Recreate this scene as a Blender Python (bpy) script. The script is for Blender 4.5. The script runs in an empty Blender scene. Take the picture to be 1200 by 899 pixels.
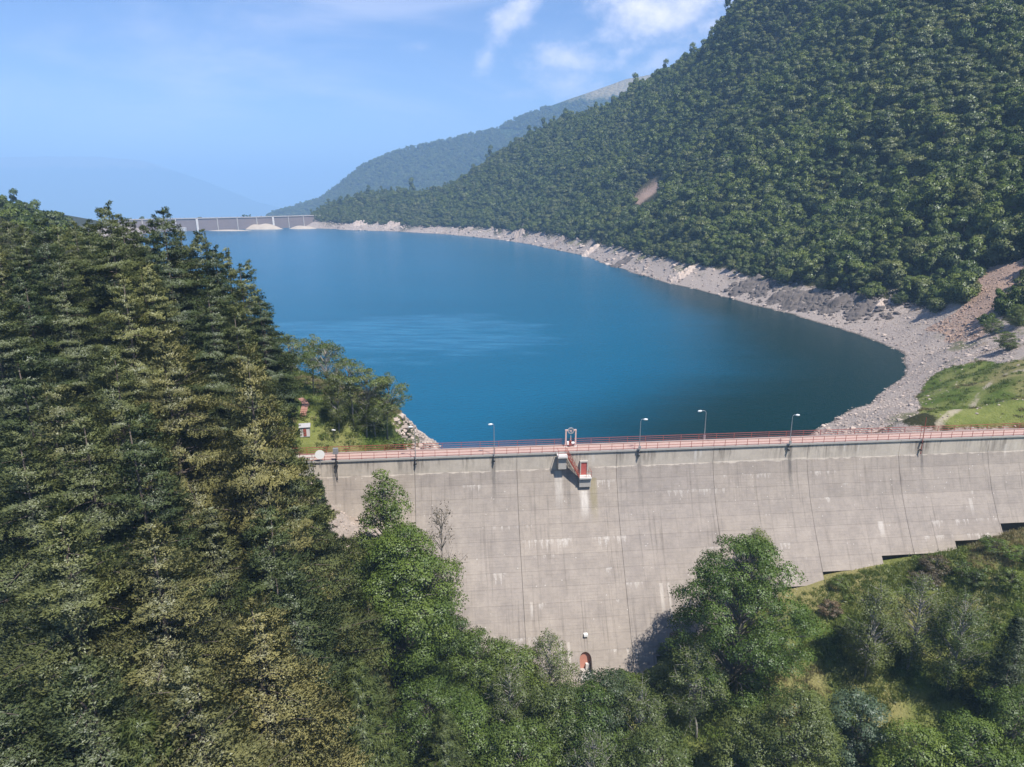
import bpy, bmesh, math, random
import numpy as np
from mathutils import Vector, Matrix

S = bpy.context.scene
COL = S.collection
R = math.radians
rng = np.random.default_rng(7)
random.seed(7)

# ---------------------------------------------------------------- camera
CAMZ = 61.0
PITCH = R(15.2)
FPX = 830.0
cam = bpy.data.cameras.new('camera')
cam.sensor_width = 36.0
cam.lens = FPX / 1200 * 36
cam.clip_start = 0.5
cam.clip_end = 60000
camo = bpy.data.objects.new('camera', cam)
COL.objects.link(camo)
camo.location = (0, 0, CAMZ)
camo.rotation_euler = (R(90) - PITCH, 0, 0)
S.camera = camo

# ---------------------------------------------------------------- light
SUN_EL, SUN_AZ = R(62), R(142)          # azimuth clockwise from +Y
sun_dir = Vector((math.sin(SUN_AZ) * math.cos(SUN_EL), math.cos(SUN_AZ) * math.cos(SUN_EL), math.sin(SUN_EL)))
sl = bpy.data.lights.new('sun', 'SUN')
sl.energy = 5.0
sl.angle = R(0.53)
sl.color = (1.0, 0.93, 0.84)
so = bpy.data.objects.new('sun', sl)
COL.objects.link(so)
so.rotation_euler = sun_dir.to_track_quat('Z', 'Y').to_euler()
so.location = (200, -100, 400)
S.view_settings.view_transform = 'Standard'
S.view_settings.look = 'None'
S.view_settings.exposure = 0.6
S.view_settings.gamma = 1.0
S.cycles.max_bounces = 6
S.cycles.transparent_max_bounces = 4
S.cycles.volume_bounces = 1
HAZE_DENSITY = 0.00018
HAZE_COLOR = (0.39, 0.64, 0.98)


# ---------------------------------------------------------------- node helper
class N:
    """tiny node graph writer"""
    def __init__(s, tree):
        s.t = tree
        tree.nodes.clear()

    def n(s, typ, **kw):
        nd = s.t.nodes.new(typ)
        for k, v in kw.items():
            setattr(nd, k, v)
        return nd

    def put(s, sock, v):
        if v is None:
            return
        if isinstance(v, bpy.types.NodeSocket):
            s.t.links.new(v, sock)
        elif isinstance(v, (tuple, list)):
            v = tuple(v)
            if sock.type == 'RGBA' and len(v) == 3:
                v = v + (1,)
            sock.default_value = v
        else:
            if sock.type == 'RGBA':
                sock.default_value = (v, v, v, 1)
            elif sock.type == 'VECTOR':
                sock.default_value = (v, v, v)
            else:
                sock.default_value = v

    def m(s, op, a, b=None, c=None, clamp=False):
        nd = s.n('ShaderNodeMath', operation=op, use_clamp=clamp)
        s.put(nd.inputs[0], a); s.put(nd.inputs[1], b); s.put(nd.inputs[2], c)
        return nd.outputs[0]

    def vm(s, op, a, b=None, out=0):
        nd = s.n('ShaderNodeVectorMath', operation=op)
        s.put(nd.inputs[0], a); s.put(nd.inputs[1], b)
        return nd.outputs[out]

    def mix(s, f, a, b):
        nd = s.n('ShaderNodeMix', data_type='RGBA')
        s.put(nd.inputs[0], f); s.put(nd.inputs[6], a); s.put(nd.inputs[7], b)
        return nd.outputs[2]

    def mulc(s, f, a, b):
        nd = s.n('ShaderNodeMix', data_type='RGBA', blend_type='MULTIPLY')
        s.put(nd.inputs[0], f); s.put(nd.inputs[6], a); s.put(nd.inputs[7], b)
        return nd.outputs[2]

    def ss(s, v, lo, hi, a=0.0, b=1.0):
        nd = s.n('ShaderNodeMapRange', interpolation_type='SMOOTHSTEP')
        s.put(nd.inputs[0], v); s.put(nd.inputs[1], lo); s.put(nd.inputs[2], hi)
        s.put(nd.inputs[3], a); s.put(nd.inputs[4], b)
        return nd.outputs[0]

    def noise(s, vec, scale, detail=4, rough=0.55, col=False, dist=0.0):
        nd = s.n('ShaderNodeTexNoise')
        s.put(nd.inputs['Vector'], vec)
        nd.inputs['Scale'].default_value = scale
        nd.inputs['Detail'].default_value = detail
        nd.inputs['Roughness'].default_value = rough
        nd.inputs['Distortion'].default_value = dist
        return nd.outputs[1 if col else 0]

    def voro(s, vec, scale, feature='F1', out=0):
        nd = s.n('ShaderNodeTexVoronoi', feature=feature)
        s.put(nd.inputs['Vector'], vec)
        nd.inputs['Scale'].default_value = scale
        return nd.outputs[out]

    def wn(s, v):
        nd = s.n('ShaderNodeTexWhiteNoise', noise_dimensions='1D')
        s.put(nd.inputs['W'], v)
        return nd.outputs[0]

    def xyz(s, v):
        nd = s.n('ShaderNodeSeparateXYZ'); s.put(nd.inputs[0], v)
        return nd.outputs

    def cxyz(s, x, y, z):
        nd = s.n('ShaderNodeCombineXYZ')
        s.put(nd.inputs[0], x); s.put(nd.inputs[1], y); s.put(nd.inputs[2], z)
        return nd.outputs[0]

    def bump(s, h, strength=0.5, dist=0.1):
        nd = s.n('ShaderNodeBump')
        s.put(nd.inputs['Height'], h)
        nd.inputs['Strength'].default_value = strength
        nd.inputs['Distance'].default_value = dist
        return nd.outputs[0]

    def out(s, surf, vol=None):
        o = s.n('ShaderNodeOutputMaterial')
        if surf is not None:
            s.put(o.inputs[0], surf)
        if vol is not None:
            s.put(o.inputs[1], vol)

    def bsdf(s, col, rough=0.8, normal=None, metal=0.0, spec=0.3):
        b = s.n('ShaderNodeBsdfPrincipled')
        s.put(b.inputs['Base Color'], col)
        s.put(b.inputs['Roughness'], rough)
        s.put(b.inputs['Metallic'], metal)
        s.put(b.inputs['Specular IOR Level'], spec)
        if normal is not None:
            s.put(b.inputs['Normal'], normal)
        return b.outputs[0]


def mat(name):
    m = bpy.data.materials.new(name)
    m.use_nodes = True
    return m, N(m.node_tree)


def pray(px, py):
    a = (px - 600) / FPX
    b = -(py - 449.5) / FPX
    return np.array([a, math.cos(PITCH) + b * math.sin(PITCH), -math.sin(PITCH) + b * math.cos(PITCH)])


# ---------------------------------------------------------------- world: sky with clouds
W = bpy.data.worlds.new('World')
S.world = W
W.use_nodes = True
g = N(W.node_tree)
sky = g.n('ShaderNodeTexSky', sky_type='NISHITA', sun_disc=False)
sky.sun_elevation = SUN_EL
sky.sun_rotation = SUN_AZ
sky.altitude = 900
sky.air_density = 1.0
sky.dust_density = 0.1
sky.ozone_density = 3.0
tc = g.n('ShaderNodeTexCoord')
D = tc.outputs['Generated']
dx, dy, dz = g.xyz(D)
# thin high wisps all round the dome, and a handful of small cumulus puffs
wv = g.cxyz(dx, dy, g.m('MULTIPLY', dz, 3.0))
wisp = g.ss(g.noise(wv, 2.3, 5, 0.6, dist=0.6), 0.44, 0.80)
cl = g.m('MULTIPLY', wisp, 0.42)
n1 = g.noise(g.cxyz(dx, dy, g.m('MULTIPLY', dz, 1.5)), 16, 7, 0.62)


def puff(px, py, rx, ry, amt, rot=0.0):
    """a cloud bank in one direction of the sky, its edge broken up by noise"""
    d = Vector(pray(px, py)).normalized()
    right = Vector((d.y, -d.x, 0)).normalized()
    up = right.cross(d)
    ca, sa = math.cos(R(rot)), math.sin(R(rot))
    e1 = right * ca + up * sa
    e2 = up * ca - right * sa
    a = g.vm('DOT_PRODUCT', D, tuple(e1 / rx), out=1)
    b = g.vm('DOT_PRODUCT', D, tuple(e2 / ry), out=1)
    f = g.vm('DOT_PRODUCT', D, tuple(d), out=1)
    rr = g.m('SQRT', g.m('ADD', g.m('MULTIPLY', a, a), g.m('MULTIPLY', b, b)))
    v = g.m('ADD', g.m('SUBTRACT', 1.0, rr), g.m('MULTIPLY', g.m('SUBTRACT', n1, 0.5), 3.2))
    v = g.m('MULTIPLY', g.ss(v, -0.25, 1.7), g.m('GREATER_THAN', f, 0.3))
    return g.m('MULTIPLY', v, amt)


for args in ((602, 22, .060, .024, .85, 50), (572, 64, .030, .014, .6, 60), (668, 70, .060, .026, .85, 0),
             (785, 14, .135, .050, 1.0, 0), (668, 97, .060, .030, .60, -10), (600, 112, .05, .012, .30, 5),
             (250, 52, .13, .030, .22, 15), (772, 70, .05, .018, .55, 30), (60, 120, .22, .03, .15, 0),
             (495, 56, .03, .010, .25, 0), (860, 2, .07, .025, .5, 0)):
    cl = g.m('MAXIMUM', cl, puff(*args))
skc = g.mulc(1.0, sky.outputs[0], (0.80, 0.90, 1.12))
cc = g.mix(cl, skc, (9.6, 9.2, 10.0))
bg = g.n('ShaderNodeBackground')
g.put(bg.inputs[0], cc)
bg.inputs[1].default_value = 0.098
wo = g.n('ShaderNodeOutputWorld')
g.put(wo.inputs[0], bg.outputs[0])


# ---------------------------------------------------------------- object helpers
def link(name, me, parent=None, kind=None, label=None, cat=None, group=None, mats=()):
    o = bpy.data.objects.new(name, me)
    COL.objects.link(o)
    if me is not None:
        for mt in mats:
            if mt.name not in [x.name for x in me.materials if x]:
                me.materials.append(mt)
    if parent is not None:
        o.parent = parent
    for k, v in (('kind', kind), ('label', label), ('category', cat), ('group', group)):
        if v:
            o[k] = v
    return o


def mesh_np(name, V, F, mats=(), tint=None, smooth=False, mi=None, nrm=None):
    """mesh from numpy arrays; F is (n,3) or (n,4)"""
    me = bpy.data.meshes.new(name)
    V = np.asarray(V, np.float32); F = np.asarray(F, np.int32)
    if nrm is not None:      # wind every face towards its soft normal
        fn = np.cross(V[F[:, 1]] - V[F[:, 0]], V[F[:, 2]] - V[F[:, 0]])
        bad = (fn * nrm[F[:, 0]]).sum(1) < 0
        F = F.copy(); F[bad] = F[bad][:, ::-1]
    k = F.shape[1]
    me.vertices.add(len(V)); me.vertices.foreach_set('co', V.ravel())
    me.loops.add(F.size); me.loops.foreach_set('vertex_index', F.ravel())
    me.polygons.add(len(F)); me.polygons.foreach_set('loop_start', np.arange(0, F.size, k, dtype=np.int32))
    me.polygons.foreach_set('loop_total', np.full(len(F), k, np.int32))
    if smooth:
        me.polygons.foreach_set('use_smooth', np.ones(len(F), bool))
    for mt in mats:
        me.materials.append(mt)
    if mi is not None:
        me.polygons.foreach_set('material_index', np.asarray(mi, np.int32))
    me.update(calc_edges=True)
    if nrm is not None:
        me.normals_split_custom_set_from_vertices(np.asarray(nrm, np.float32))
    if tint is not None:
        at = me.attributes.new('tint', 'FLOAT', 'POINT')
        at.data.foreach_set('value', np.asarray(tint, np.float32))
    return me


class MB:
    """collects boxes, bars and tubes in one mesh"""
    def __init__(s):
        s.v = []; s.f = []

    def add(s, vs, fs):
        o = len(s.v)
        s.v += [tuple(v) for v in vs]
        s.f += [tuple(i + o for i in f) for f in fs]
        return s

    def box(s, x0, x1, y0, y1, z0, z1):
        vs = [(x, y, z) for z in (z0, z1) for y in (y0, y1) for x in (x0, x1)]
        return s.add(vs, [(0, 2, 3, 1), (4, 5, 7, 6), (0, 1, 5, 4), (2, 6, 7, 3), (0, 4, 6, 2), (1, 3, 7, 5)])

    def tube(s, pts, rad, n=6, cap=True):
        pts = [Vector(p) for p in pts]
        if not hasattr(rad, '__len__'):
            rad = [rad] * len(pts)
        vs = []
        for i, p in enumerate(pts):
            t = (pts[min(i + 1, len(pts) - 1)] - pts[max(i - 1, 0)]).normalized()
            a = t.cross(Vector((0, 0, 1)) if abs(t.z) < .95 else Vector((1, 0, 0))).normalized()
            b = t.cross(a)
            for k in range(n):
                w = 2 * math.pi * k / n
                vs.append(p + (a * math.cos(w) + b * math.sin(w)) * rad[i])
        fs = []
        for i in range(len(pts) - 1):
            for k in range(n):
                fs.append((i * n + k, i * n + (k + 1) % n, (i + 1) * n + (k + 1) % n, (i + 1) * n + k))
        if cap:
            fs.append(tuple(range(n - 1, -1, -1)))
            fs.append(tuple((len(pts) - 1) * n + k for k in range(n)))
        return s.add(vs, fs)

    def mesh(s, name, mats=(), smooth=False):
        me = bpy.data.meshes.new(name)
        me.from_pydata(s.v, [], s.f)
        for mt in mats:
            me.materials.append(mt)
        bm = bmesh.new(); bm.from_mesh(me)
        bmesh.ops.recalc_face_normals(bm, faces=bm.faces)
        bm.to_mesh(me); bm.free()
        if smooth:
            for p in me.polygons:
                p.use_smooth = True
        me.update()
        return me


def prox(V, faces=None):
    pass


def atz(px, py, z):
    d = pray(px, py)
    return np.array([0, 0, CAMZ]) + d * ((z - CAMZ) / d[2])


def aty(px, py, y):
    d = pray(px, py)
    return np.array([0, 0, CAMZ]) + d * (y / d[1])


def project(P):
    P = np.atleast_2d(P)
    y = P[:, 1]; z = P[:, 2] - CAMZ
    d = y * math.cos(PITCH) - z * math.sin(PITCH)
    u = y * math.sin(PITCH) + z * math.cos(PITCH)
    d = np.where(d > 0.1, d, 0.1)
    return 600 + FPX * P[:, 0] / d, 449.5 - FPX * u / d, d


# value noise for shaping land
def vnoise(x, y, seed=0):
    xi = np.floor(x).astype(np.int64); yi = np.floor(y).astype(np.int64)
    xf = x - xi; yf = y - yi
    u = xf * xf * (3 - 2 * xf); v = yf * yf * (3 - 2 * yf)

    def h(a, b):
        n = (a * 374761393 + b * 668265263 + seed * 1442695041) & 0x7fffffff
        n = ((n ^ (n >> 13)) * 1274126177) & 0x7fffffff
        return ((n ^ (n >> 16)) & 0xffff) / 65535.0
    return (h(xi, yi) * (1 - u) * (1 - v) + h(xi + 1, yi) * u * (1 - v) + h(xi, yi + 1) * (1 - u) * v + h(xi + 1, yi + 1) * u * v) - 0.5


def fbm(x, y, oct=4, seed=0):
    r = 0; a = 1.0
    for i in range(oct):
        r = r + a * vnoise(x * 2 ** i, y * 2 ** i, seed + i)
        a *= 0.5
    return r

# ---------------------------------------------------------------- the dam's own frame
YAW = R(5.78)
DO = atz(600, 531.75, 20.0)
DU = np.array([math.cos(YAW), math.sin(YAW), 0]); DN = np.array([-math.sin(YAW), math.cos(YAW), 0])


def dloc(P):
    P = np.atleast_2d(P) - DO
    return P @ DU, P @ DN, P[:, 2]


def dw(u, n, z):          # dam frame (z absolute) to world
    p = DO + DU * u + DN * n
    return np.array([p[0], p[1], z])


PH = [-5, 0, 2.8, 5, 9, 13, 17, 21, 25, 31, 50]
PO = [0, 0, 0, .7, 2.4, 4.7, 7.3, 10.0, 12.6, 16.4, 28.5]


def face_off(h):          # how far the downstream face leans out, h metres below the crest
    return np.interp(h, PH, PO)


# foundation depth (below the crest) along the dam, in steps
STEPS = [(-31.5, -27.5, 9.0), (-27.5, -22, 11.5), (-22, -15.7, 17), (-15.7, -7, 26), (-7, .8, 30), (.8, 17.3, 31.8),
         (17.3, 21, 31.0), (21, 27.5, 28.6), (27.5, 33.8, 26.6), (33.8, 42, 24.2), (42, 50.3, 20.9), (50.3, 61, 19.2),
         (61, 74.5, 17.5), (74.5, 83.5, 16.0), (83.5, 99.8, 13.9), (99.8, 116.3, 10.5)]


def hb(u):
    for a, b, h in STEPS:
        if a <= u < b:
            return h
    return 4.0 if u < 0 else 8.0


# ---------------------------------------------------------------- land form
A = []                     # anchors (x, y, z)


def an(*pts):
    for p in pts:
        A.append(tuple(float(c) for c in p))


SHORE = [(960, 500), (980, 490), (1000, 480), (1022, 468), (1040, 455), (1055, 445), (1063, 435), (1060, 422), (1045, 408),
         (1020, 398), (1000, 391), (975, 383), (950, 376), (905, 363), (860, 351), (810, 338), (760, 325), (730, 315), (700, 305), (670, 297), (640, 291),
         (600, 284), (560, 279), (520, 275), (480, 273), (440, 271), (400, 269.5), (368, 268.5)]
for q in SHORE:
    an(atz(*q, 0))
    if q[1] < 445:
        an(np.array(atz(*q, 0)) * [1, 1, 0] + [-30 if q[1] > 300 else -10, -22 if q[1] < 370 else 0, -12])
# tree line above the drawn-down shore
TL = [(365, 262, 1250), (420, 264, 1215), (480, 265, 1150), (520, 267, 1095), (560, 269, 1035), (600, 274, 940), (640, 278, 850), (670, 285, 760), (700, 290, 695),
      (730, 298, 620), (760, 305, 560), (810, 317, 490), (860, 329, 440), (905, 342, 395), (950, 352, 368), (1000, 362, 338), (1050, 370, 312)]
for q in TL:
    an(aty(*q))
# right-hand mountain, by columns
for q in [(1105, 345, 315), (1140, 320, 318), (1200, 300, 300), (1160, 345, 275), (1200, 340, 262), (1110, 400, 262), (1150, 395, 240), (1200, 385, 232),
          (1090, 440, 212), (1140, 435, 196), (1200, 430, 178), (1200, 405, 205), (1060, 470, 192), (1100, 465, 176), (1150, 475, 156), (1200, 480, 143), (1030, 490, 170), (1120, 492, 140),
          (1200, 200, 372), (1200, 100, 440), (1200, 0, 520), (1060, 250, 380), (1060, 120, 500), (1060, 0, 640),
          (960, 280, 440), (960, 150, 590), (960, 30, 760), (880, 270, 500), (880, 150, 660), (880, 60, 800), (880, 4, 940),
          (800, 270, 570), (800, 180, 760), (800, 110, 900), (800, 66, 1080), (700, 260, 780), (700, 190, 950), (700, 124, 1250),
          (600, 245, 1060), (600, 205, 1200), (600, 176, 1380), (650, 151, 1320), (750, 96, 1160), (565, 197, 1420), (540, 217, 1440), (485, 219, 1460),
          (420, 227, 1450), (372, 250, 1400), (520, 245, 1200), (450, 245, 1290)]:
    an(aty(*q))
for q, dy_, dz_ in [((880, 4, 940), 160, -50), ((800, 56, 1080), 170, -80), ((700, 115, 1250), 180, -90), ((600, 168, 1380), 180, -90), ((540, 211, 1440), 170, -90),
                    ((420, 221, 1450), 160, -90), ((365, 246, 1400), 160, -90), ((1060, 0, 640), 250, 110), ((1200, 0, 520), 300, 150), ((960, 30, 760), 200, 40)]:
    an(aty(*q) + [0, dy_, dz_])
an((700, 300, 230), (700, 700, 380), (950, 950, 330), (450, 60, 70), (300, 150, 62), (450, 250, 130), (200, 60, 28), (200, 130, 30), (150, 145, 25))
# far dam and lake end
an((-338, 1225, -2), (-300, 1215, -14), (-520, 1135, -14), (-460, 1120, -14), (-400, 1150, -14), (-560, 1110, 4), (-620, 1120, 22), (-700, 900, 60), (-430, 1300, -40), (-600, 1260, -40), (-330, 1300, 19), (-300, 1270, 17))
# left bank (hidden behind the conifers)
for x, y in [(-19, 168), (-27, 176), (-40, 186), (-52, 200), (-66, 225), (-100, 262), (-138, 305), (-182, 390), (-238, 500), (-320, 640), (-410, 800), (-490, 960), (-545, 1080)]:
    an((x, y, 0))
    an((x + 28, y + 12, -12))
for x, y, z in [(-62, 175, 21), (-75, 205, 22), (-122, 250, 24), (-178, 320, 28), (-250, 430, 27), (-345, 560, 22), (-470, 760, 18), (-560, 960, 16),
                (-140, 230, 42), (-220, 340, 40), (-380, 500, 50), (-290, 420, 42), (-520, 640, 30), (-420, 640, 22), (-318, 500, 40)]:
    an((x, y, z))
an(aty(0, 252, 430), aty(40, 272, 470), aty(75, 286, 520), aty(-80, 225, 420))
# embankment, path and spit beside the dam's left end
for q, z in [((395, 505), 20.6), ((430, 500), 20.2), ((365, 500), 21.5), ((400, 480), 20.5), ((345, 470), 24), ((335, 452), 24), ((450, 508), 19.0), ((380, 465), 21.5),
             ((470, 515), 16), ((490, 520), 9), ((485, 503), 6), ((505, 520), 3), ((460, 505), 14), ((350, 520), 22)]:
    an(atz(q[0], q[1], z))
an((-45, 108, 21), (-60, 112, 23), (-95, 118, 36), (-130, 120, 45), (-90, 150, 34), (-120, 180, 42), (-200, 200, 70), (-200, 100, 62), (-250, 20, 60), (-38, 115, 20.0))
# under and around the dam
for a_, b_, h_ in STEPS:
    for f in (0.08, .92):
        uu = a_ + (b_ - a_) * f
        dzz = (-.75 if f < .5 else 0.15) if uu > 20 else 0.5
        hg = {-31.5: 4.6, -27.5: 7.2}.get(a_, h_)
        an(dw(uu, -face_off(hg) - .7, 20 - hg + dzz))
        an(dw(uu, 3, 20 - h_ - 2.5))
for uu, zz in [(-29, 13), (-15, -8), (0, -12), (20, -14), (40, -12), (60, -5), (72, 8), (85, 15), (100, 18.5), (116, 19), (78, 10)]:
    an(dw(uu, 9, zz))
for uu, zz in [(-10, -12), (10, -14), (30, -14), (50, -9)]:
    an(dw(uu, 35, zz))
# downstream gully
for q, z in [((395, 600), 12), ((400, 640), 7), ((375, 590), 15), ((430, 640), 3)]:
    an(atz(q[0], q[1], z))
for q, z in [((1190, 640), 8.5), ((1130, 665), 5), ((1060, 690), 2.0), ((1000, 715), -1.2), ((1090, 740), -2.5), ((1190, 720), 3), ((985, 780), -6),
             ((1190, 800), -2), ((1080, 820), -7), ((900, 830), -11), ((790, 775), -8.2), ((800, 810), -10.5), ((1000, 880), -12), ((1190, 890), -8)]:
    an(atz(q[0], q[1], z))
an((15, 80, -13), (8, 66, -14), (2, 50, -14), (0, 25, -14), (0, 0, -20), (-20, 80, -10), (-30, 88, -2), (-22, 60, -4), (-45, 60, 8), (-40, 40, 10), (-70, 55, 12), (-50, 85, 9),
   (-75, 90, 20), (-100, 60, 24), (-100, 90, 29), (-60, 20, 10), (40, 40, -16), (70, 50, -12), (120, 80, 2), (60, 10, -18), (120, 20, -8), (0, -120, -50), (-120, -80, 0), (120, -100, -20), (-300, -200, 30), (300, -150, 20))
A = np.array(A)
# thin out anchors that coincide
keep = []
for i, p in enumerate(A):
    if all((p[0] - A[j][0]) ** 2 + (p[1] - A[j][1]) ** 2 > 2.0 for j in keep):
        keep.append(i)
A = A[keep]
CC = 9.0


def ker(d2):
    return np.sqrt(d2 + CC * CC)


K = ker(((A[:, None, :2] - A[None, :, :2]) ** 2).sum(2))
WT = np.linalg.solve(K - 0.2 * np.eye(len(A)), A[:, 2])


def smooth01(x):
    x = np.clip(x, 0, 1)
    return x * x * (3 - 2 * x)


def hraw(x, y):
    sh = np.shape(x)
    x = np.ravel(x).astype(float); y = np.ravel(y).astype(float)
    r = np.zeros(len(x))
    for i in range(0, len(x), 20000):
        sl_ = slice(i, i + 20000)
        r[sl_] = ker((x[sl_, None] - A[None, :, 0]) ** 2 + (y[sl_, None] - A[None, :, 1]) ** 2) @ WT
    return r.reshape(sh)


def height(x, y):
    x = np.asarray(x, float); y = np.asarray(y, float)
    z = hraw(x, y)
    # relief: gullies on the mountain, rough ground near by
    dist = np.hypot(x, y)
    m = smooth01((z - 14) / 60)
    z = z + m * (fbm(x / 150, y / 150, 4, 3) * 34) + smooth01((dist - 60) / 200) * 0.0
    z = z + fbm(x / 9, y / 9, 3, 11) * (0.7 + 1.2 * smooth01((z - 1) / 6) * smooth01((dist - 150) / 100))
    # far away: high ground to the right and left, deep valley beyond the far dam
    zf = 330 * smooth01((x - 250) / 900) + 60 * smooth01((-x - 900) / 900) - 10
    zf = zf + fbm(x / 400, y / 400, 4, 5) * 60
    deep = smooth01((y - 1420 - np.clip(x, 0, 600) * .6) / 900)
    zf = zf * (1 - deep) - 420 * deep
    w = smooth01((np.hypot(x - 100, (y - 600) * .9) - 850) / 500)
    behind = ((x + 524) * -163 + (y - 1130) * 168) / 234
    w = np.maximum(w, smooth01((behind - 8) / 60) * smooth01((-345 - (y - 1293) * .45 - x) / 40) * (y > 1000))
    z = z * (1 - w) + zf * w
    return np.clip(z, -440, 420)


def axis(fine0, fine1, step, lo, hi, grow=1.13):
    v = list(np.arange(fine0, fine1 + .01, step))
    s = step; x = v[-1]
    while x < hi:
        s *= grow if s > 10 or x > fine1 + 400 else 1.06
        x += s; v.append(x)
    s = step; x = v[0]; left = []
    while x > lo:
        s *= grow if s > 10 else 1.06
        x -= s; left.append(x)
    return np.array(left[::-1] + v)


XS = axis(-70, 160, 1.7, -16000, 16000)
YS = axis(40, 300, 1.7, -9000, 30000)
GX, GY = np.meshgrid(XS, YS)
GZ = height(GX, GY)


def hgt(x, y):
    """land height read from the built grid"""
    x = np.atleast_1d(np.asarray(x, float)); y = np.atleast_1d(np.asarray(y, float))
    i = np.clip(np.searchsorted(XS, x) - 1, 0, len(XS) - 2); j = np.clip(np.searchsorted(YS, y) - 1, 0, len(YS) - 2)
    fx = (x - XS[i]) / (XS[i + 1] - XS[i]); fy = (y - YS[j]) / (YS[j + 1] - YS[j])
    return (GZ[j, i] * (1 - fx) * (1 - fy) + GZ[j, i + 1] * fx * (1 - fy) + GZ[j + 1, i] * (1 - fx) * fy + GZ[j + 1, i + 1] * fx * fy)


nx, ny = len(XS), len(YS)
idx = np.arange(nx * ny).reshape(ny, nx)
GF = np.stack([idx[:-1, :-1], idx[:-1, 1:], idx[1:, 1:], idx[1:, :-1]], -1).reshape(-1, 4)

# zones painted on the land as an attribute: 0 forest floor, 1 grass, 2 rock/shingle, 3 bare red scree, 4 dirt track
PX, PY, PD = project(np.stack([GX.ravel(), GY.ravel(), GZ.ravel()], 1))
PX = PX.reshape(GX.shape); PY = PY.reshape(GX.shape)


def inpoly(px, py, poly):
    c = np.zeros(np.shape(px), bool)
    n = len(poly)
    for i in range(n):
        x0, y0 = poly[i]; x1, y1 = poly[(i + 1) % n]
        if y0 == y1:
            continue
        cond = ((y0 > py) != (y1 > py)) & (px < (x1 - x0) * (py - y0) / (y1 - y0) + x0)
        c ^= cond
    return c


# outlines on the ground in world metres (found by casting the photograph's outlines onto the land)
def ground_outline(pts):
    out = []
    for px, py in pts:
        d = pray(px, py)
        t = np.linspace(60, 1500, 3000)
        P = np.array([0, 0, CAMZ]) + d[None, :] * t[:, None] / d[1]
        below = P[:, 2] < hgt(P[:, 0], P[:, 1])
        k = int(np.argmax(below)) if below.any() else -1
        out.append((P[k, 0], P[k, 1]))
    return out


SCREE = ground_outline([(1140, 322), (1165, 312), (1215, 302), (1215, 350), (1180, 352), (1160, 372), (1150, 400), (1110, 400), (1085, 385), (1110, 372), (1140, 350)])
MEADOW = ground_outline([(1100, 436), (1140, 424), (1215, 425), (1215, 500), (1110, 500), (1085, 485), (1075, 462)])
SCAR = ground_outline([(744, 234), (758, 216), (774, 208), (778, 219), (764, 233), (747, 243)])
SCARX = ground_outline([(736, 252), (742, 232), (758, 210), (778, 202), (786, 222), (768, 246), (752, 258)])
TRACK = ground_outline([(1098, 500), (1120, 482), (1150, 458), (1175, 440), (1215, 432)])
wx, wy = GX, GY
grassL = ((GX > -75) & (GX < -20) & (GY > 112) & (GY < 190) & (GZ > 14)).astype(float)
grassR = inpoly(wx, wy, MEADOW).astype(float)
ln_, nn_, _ = dloc(np.stack([GX.ravel(), GY.ravel(), GZ.ravel()], 1))
ln_ = ln_.reshape(GX.shape); nn_ = nn_.reshape(GX.shape)
down = ((nn_ < -2) & (GX > 15) & (GY > 45)).astype(float)
bank = ((GX > 12) & (GX < 160) & (nn_ < 0)).astype(float)
grass = np.clip(grassL + grassR + bank, 0, 1)
rock = ((GZ < 11.5) & (nn_ > 2)).astype(float)
apron = ((GX < -14) & (GX > -48) & (nn_ < 1) & (GZ > 0) & (GZ < 18.5)).astype(float)
rock = np.clip(rock + apron, 0, 1) * (1 - grassR)
beachR = ((GX > 60) & (GX < 210) & (GY > 125) & (GY < 300) & (GZ < 17)).astype(float)
rock = np.clip(rock + beachR * (1 - grassR), 0, 1)
scree = np.clip(inpoly(wx, wy, SCREE).astype(float) + inpoly(wx, wy, SCAR), 0, 1)


def segdist(x, y, pts):
    d = np.full(np.shape(x), 1e9)
    for (x0, y0), (x1, y1) in zip(pts[:-1], pts[1:]):
        L = (x1 - x0) ** 2 + (y1 - y0) ** 2 + 1e-9
        t = np.clip(((x - x0) * (x1 - x0) + (y - y0) * (y1 - y0)) / L, 0, 1)
        d = np.minimum(d, np.hypot(x - x0 - t * (x1 - x0), y - y0 - t * (y1 - y0)))
    return d


PATHL = [tuple(atz(355, 520, 21.3)[:2]), tuple(atz(358, 505, 21.5)[:2]), tuple(atz(357, 480, 22.5)[:2]), tuple(atz(348, 462, 24)[:2]), tuple(atz(320, 440, 25)[:2])]
tr = np.exp(-(segdist(wx, wy, TRACK) / 1.5) ** 2) * (.75 + .6 * fbm(wx / 5, wy / 5, 3, 55))
scree_s = scree


def blur(a, n=1):
    for _ in range(n):
        p = np.pad(a, 1, mode='edge')
        a = (p[1:-1, 1:-1] * 2 + p[:-2, 1:-1] + p[2:, 1:-1] + p[1:-1, :-2] + p[1:-1, 2:]) / 6
    return a


me = mesh_np('ground', np.stack([GX.ravel(), GY.ravel(), GZ.ravel()], 1), GF, smooth=True)
for nm, arr in (('grass', blur(grass, 2)), ('rock', blur(rock, 1)), ('scree', blur(scree, 1)), ('track', tr)):
    at = me.attributes.new(nm, 'FLOAT', 'POINT')
    at.data.foreach_set('value', arr.ravel().astype(np.float32))


def attr(g, nm, out='Fac'):
    nd = g.n('ShaderNodeAttribute', attribute_name=nm)
    return nd.outputs[out]


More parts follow.
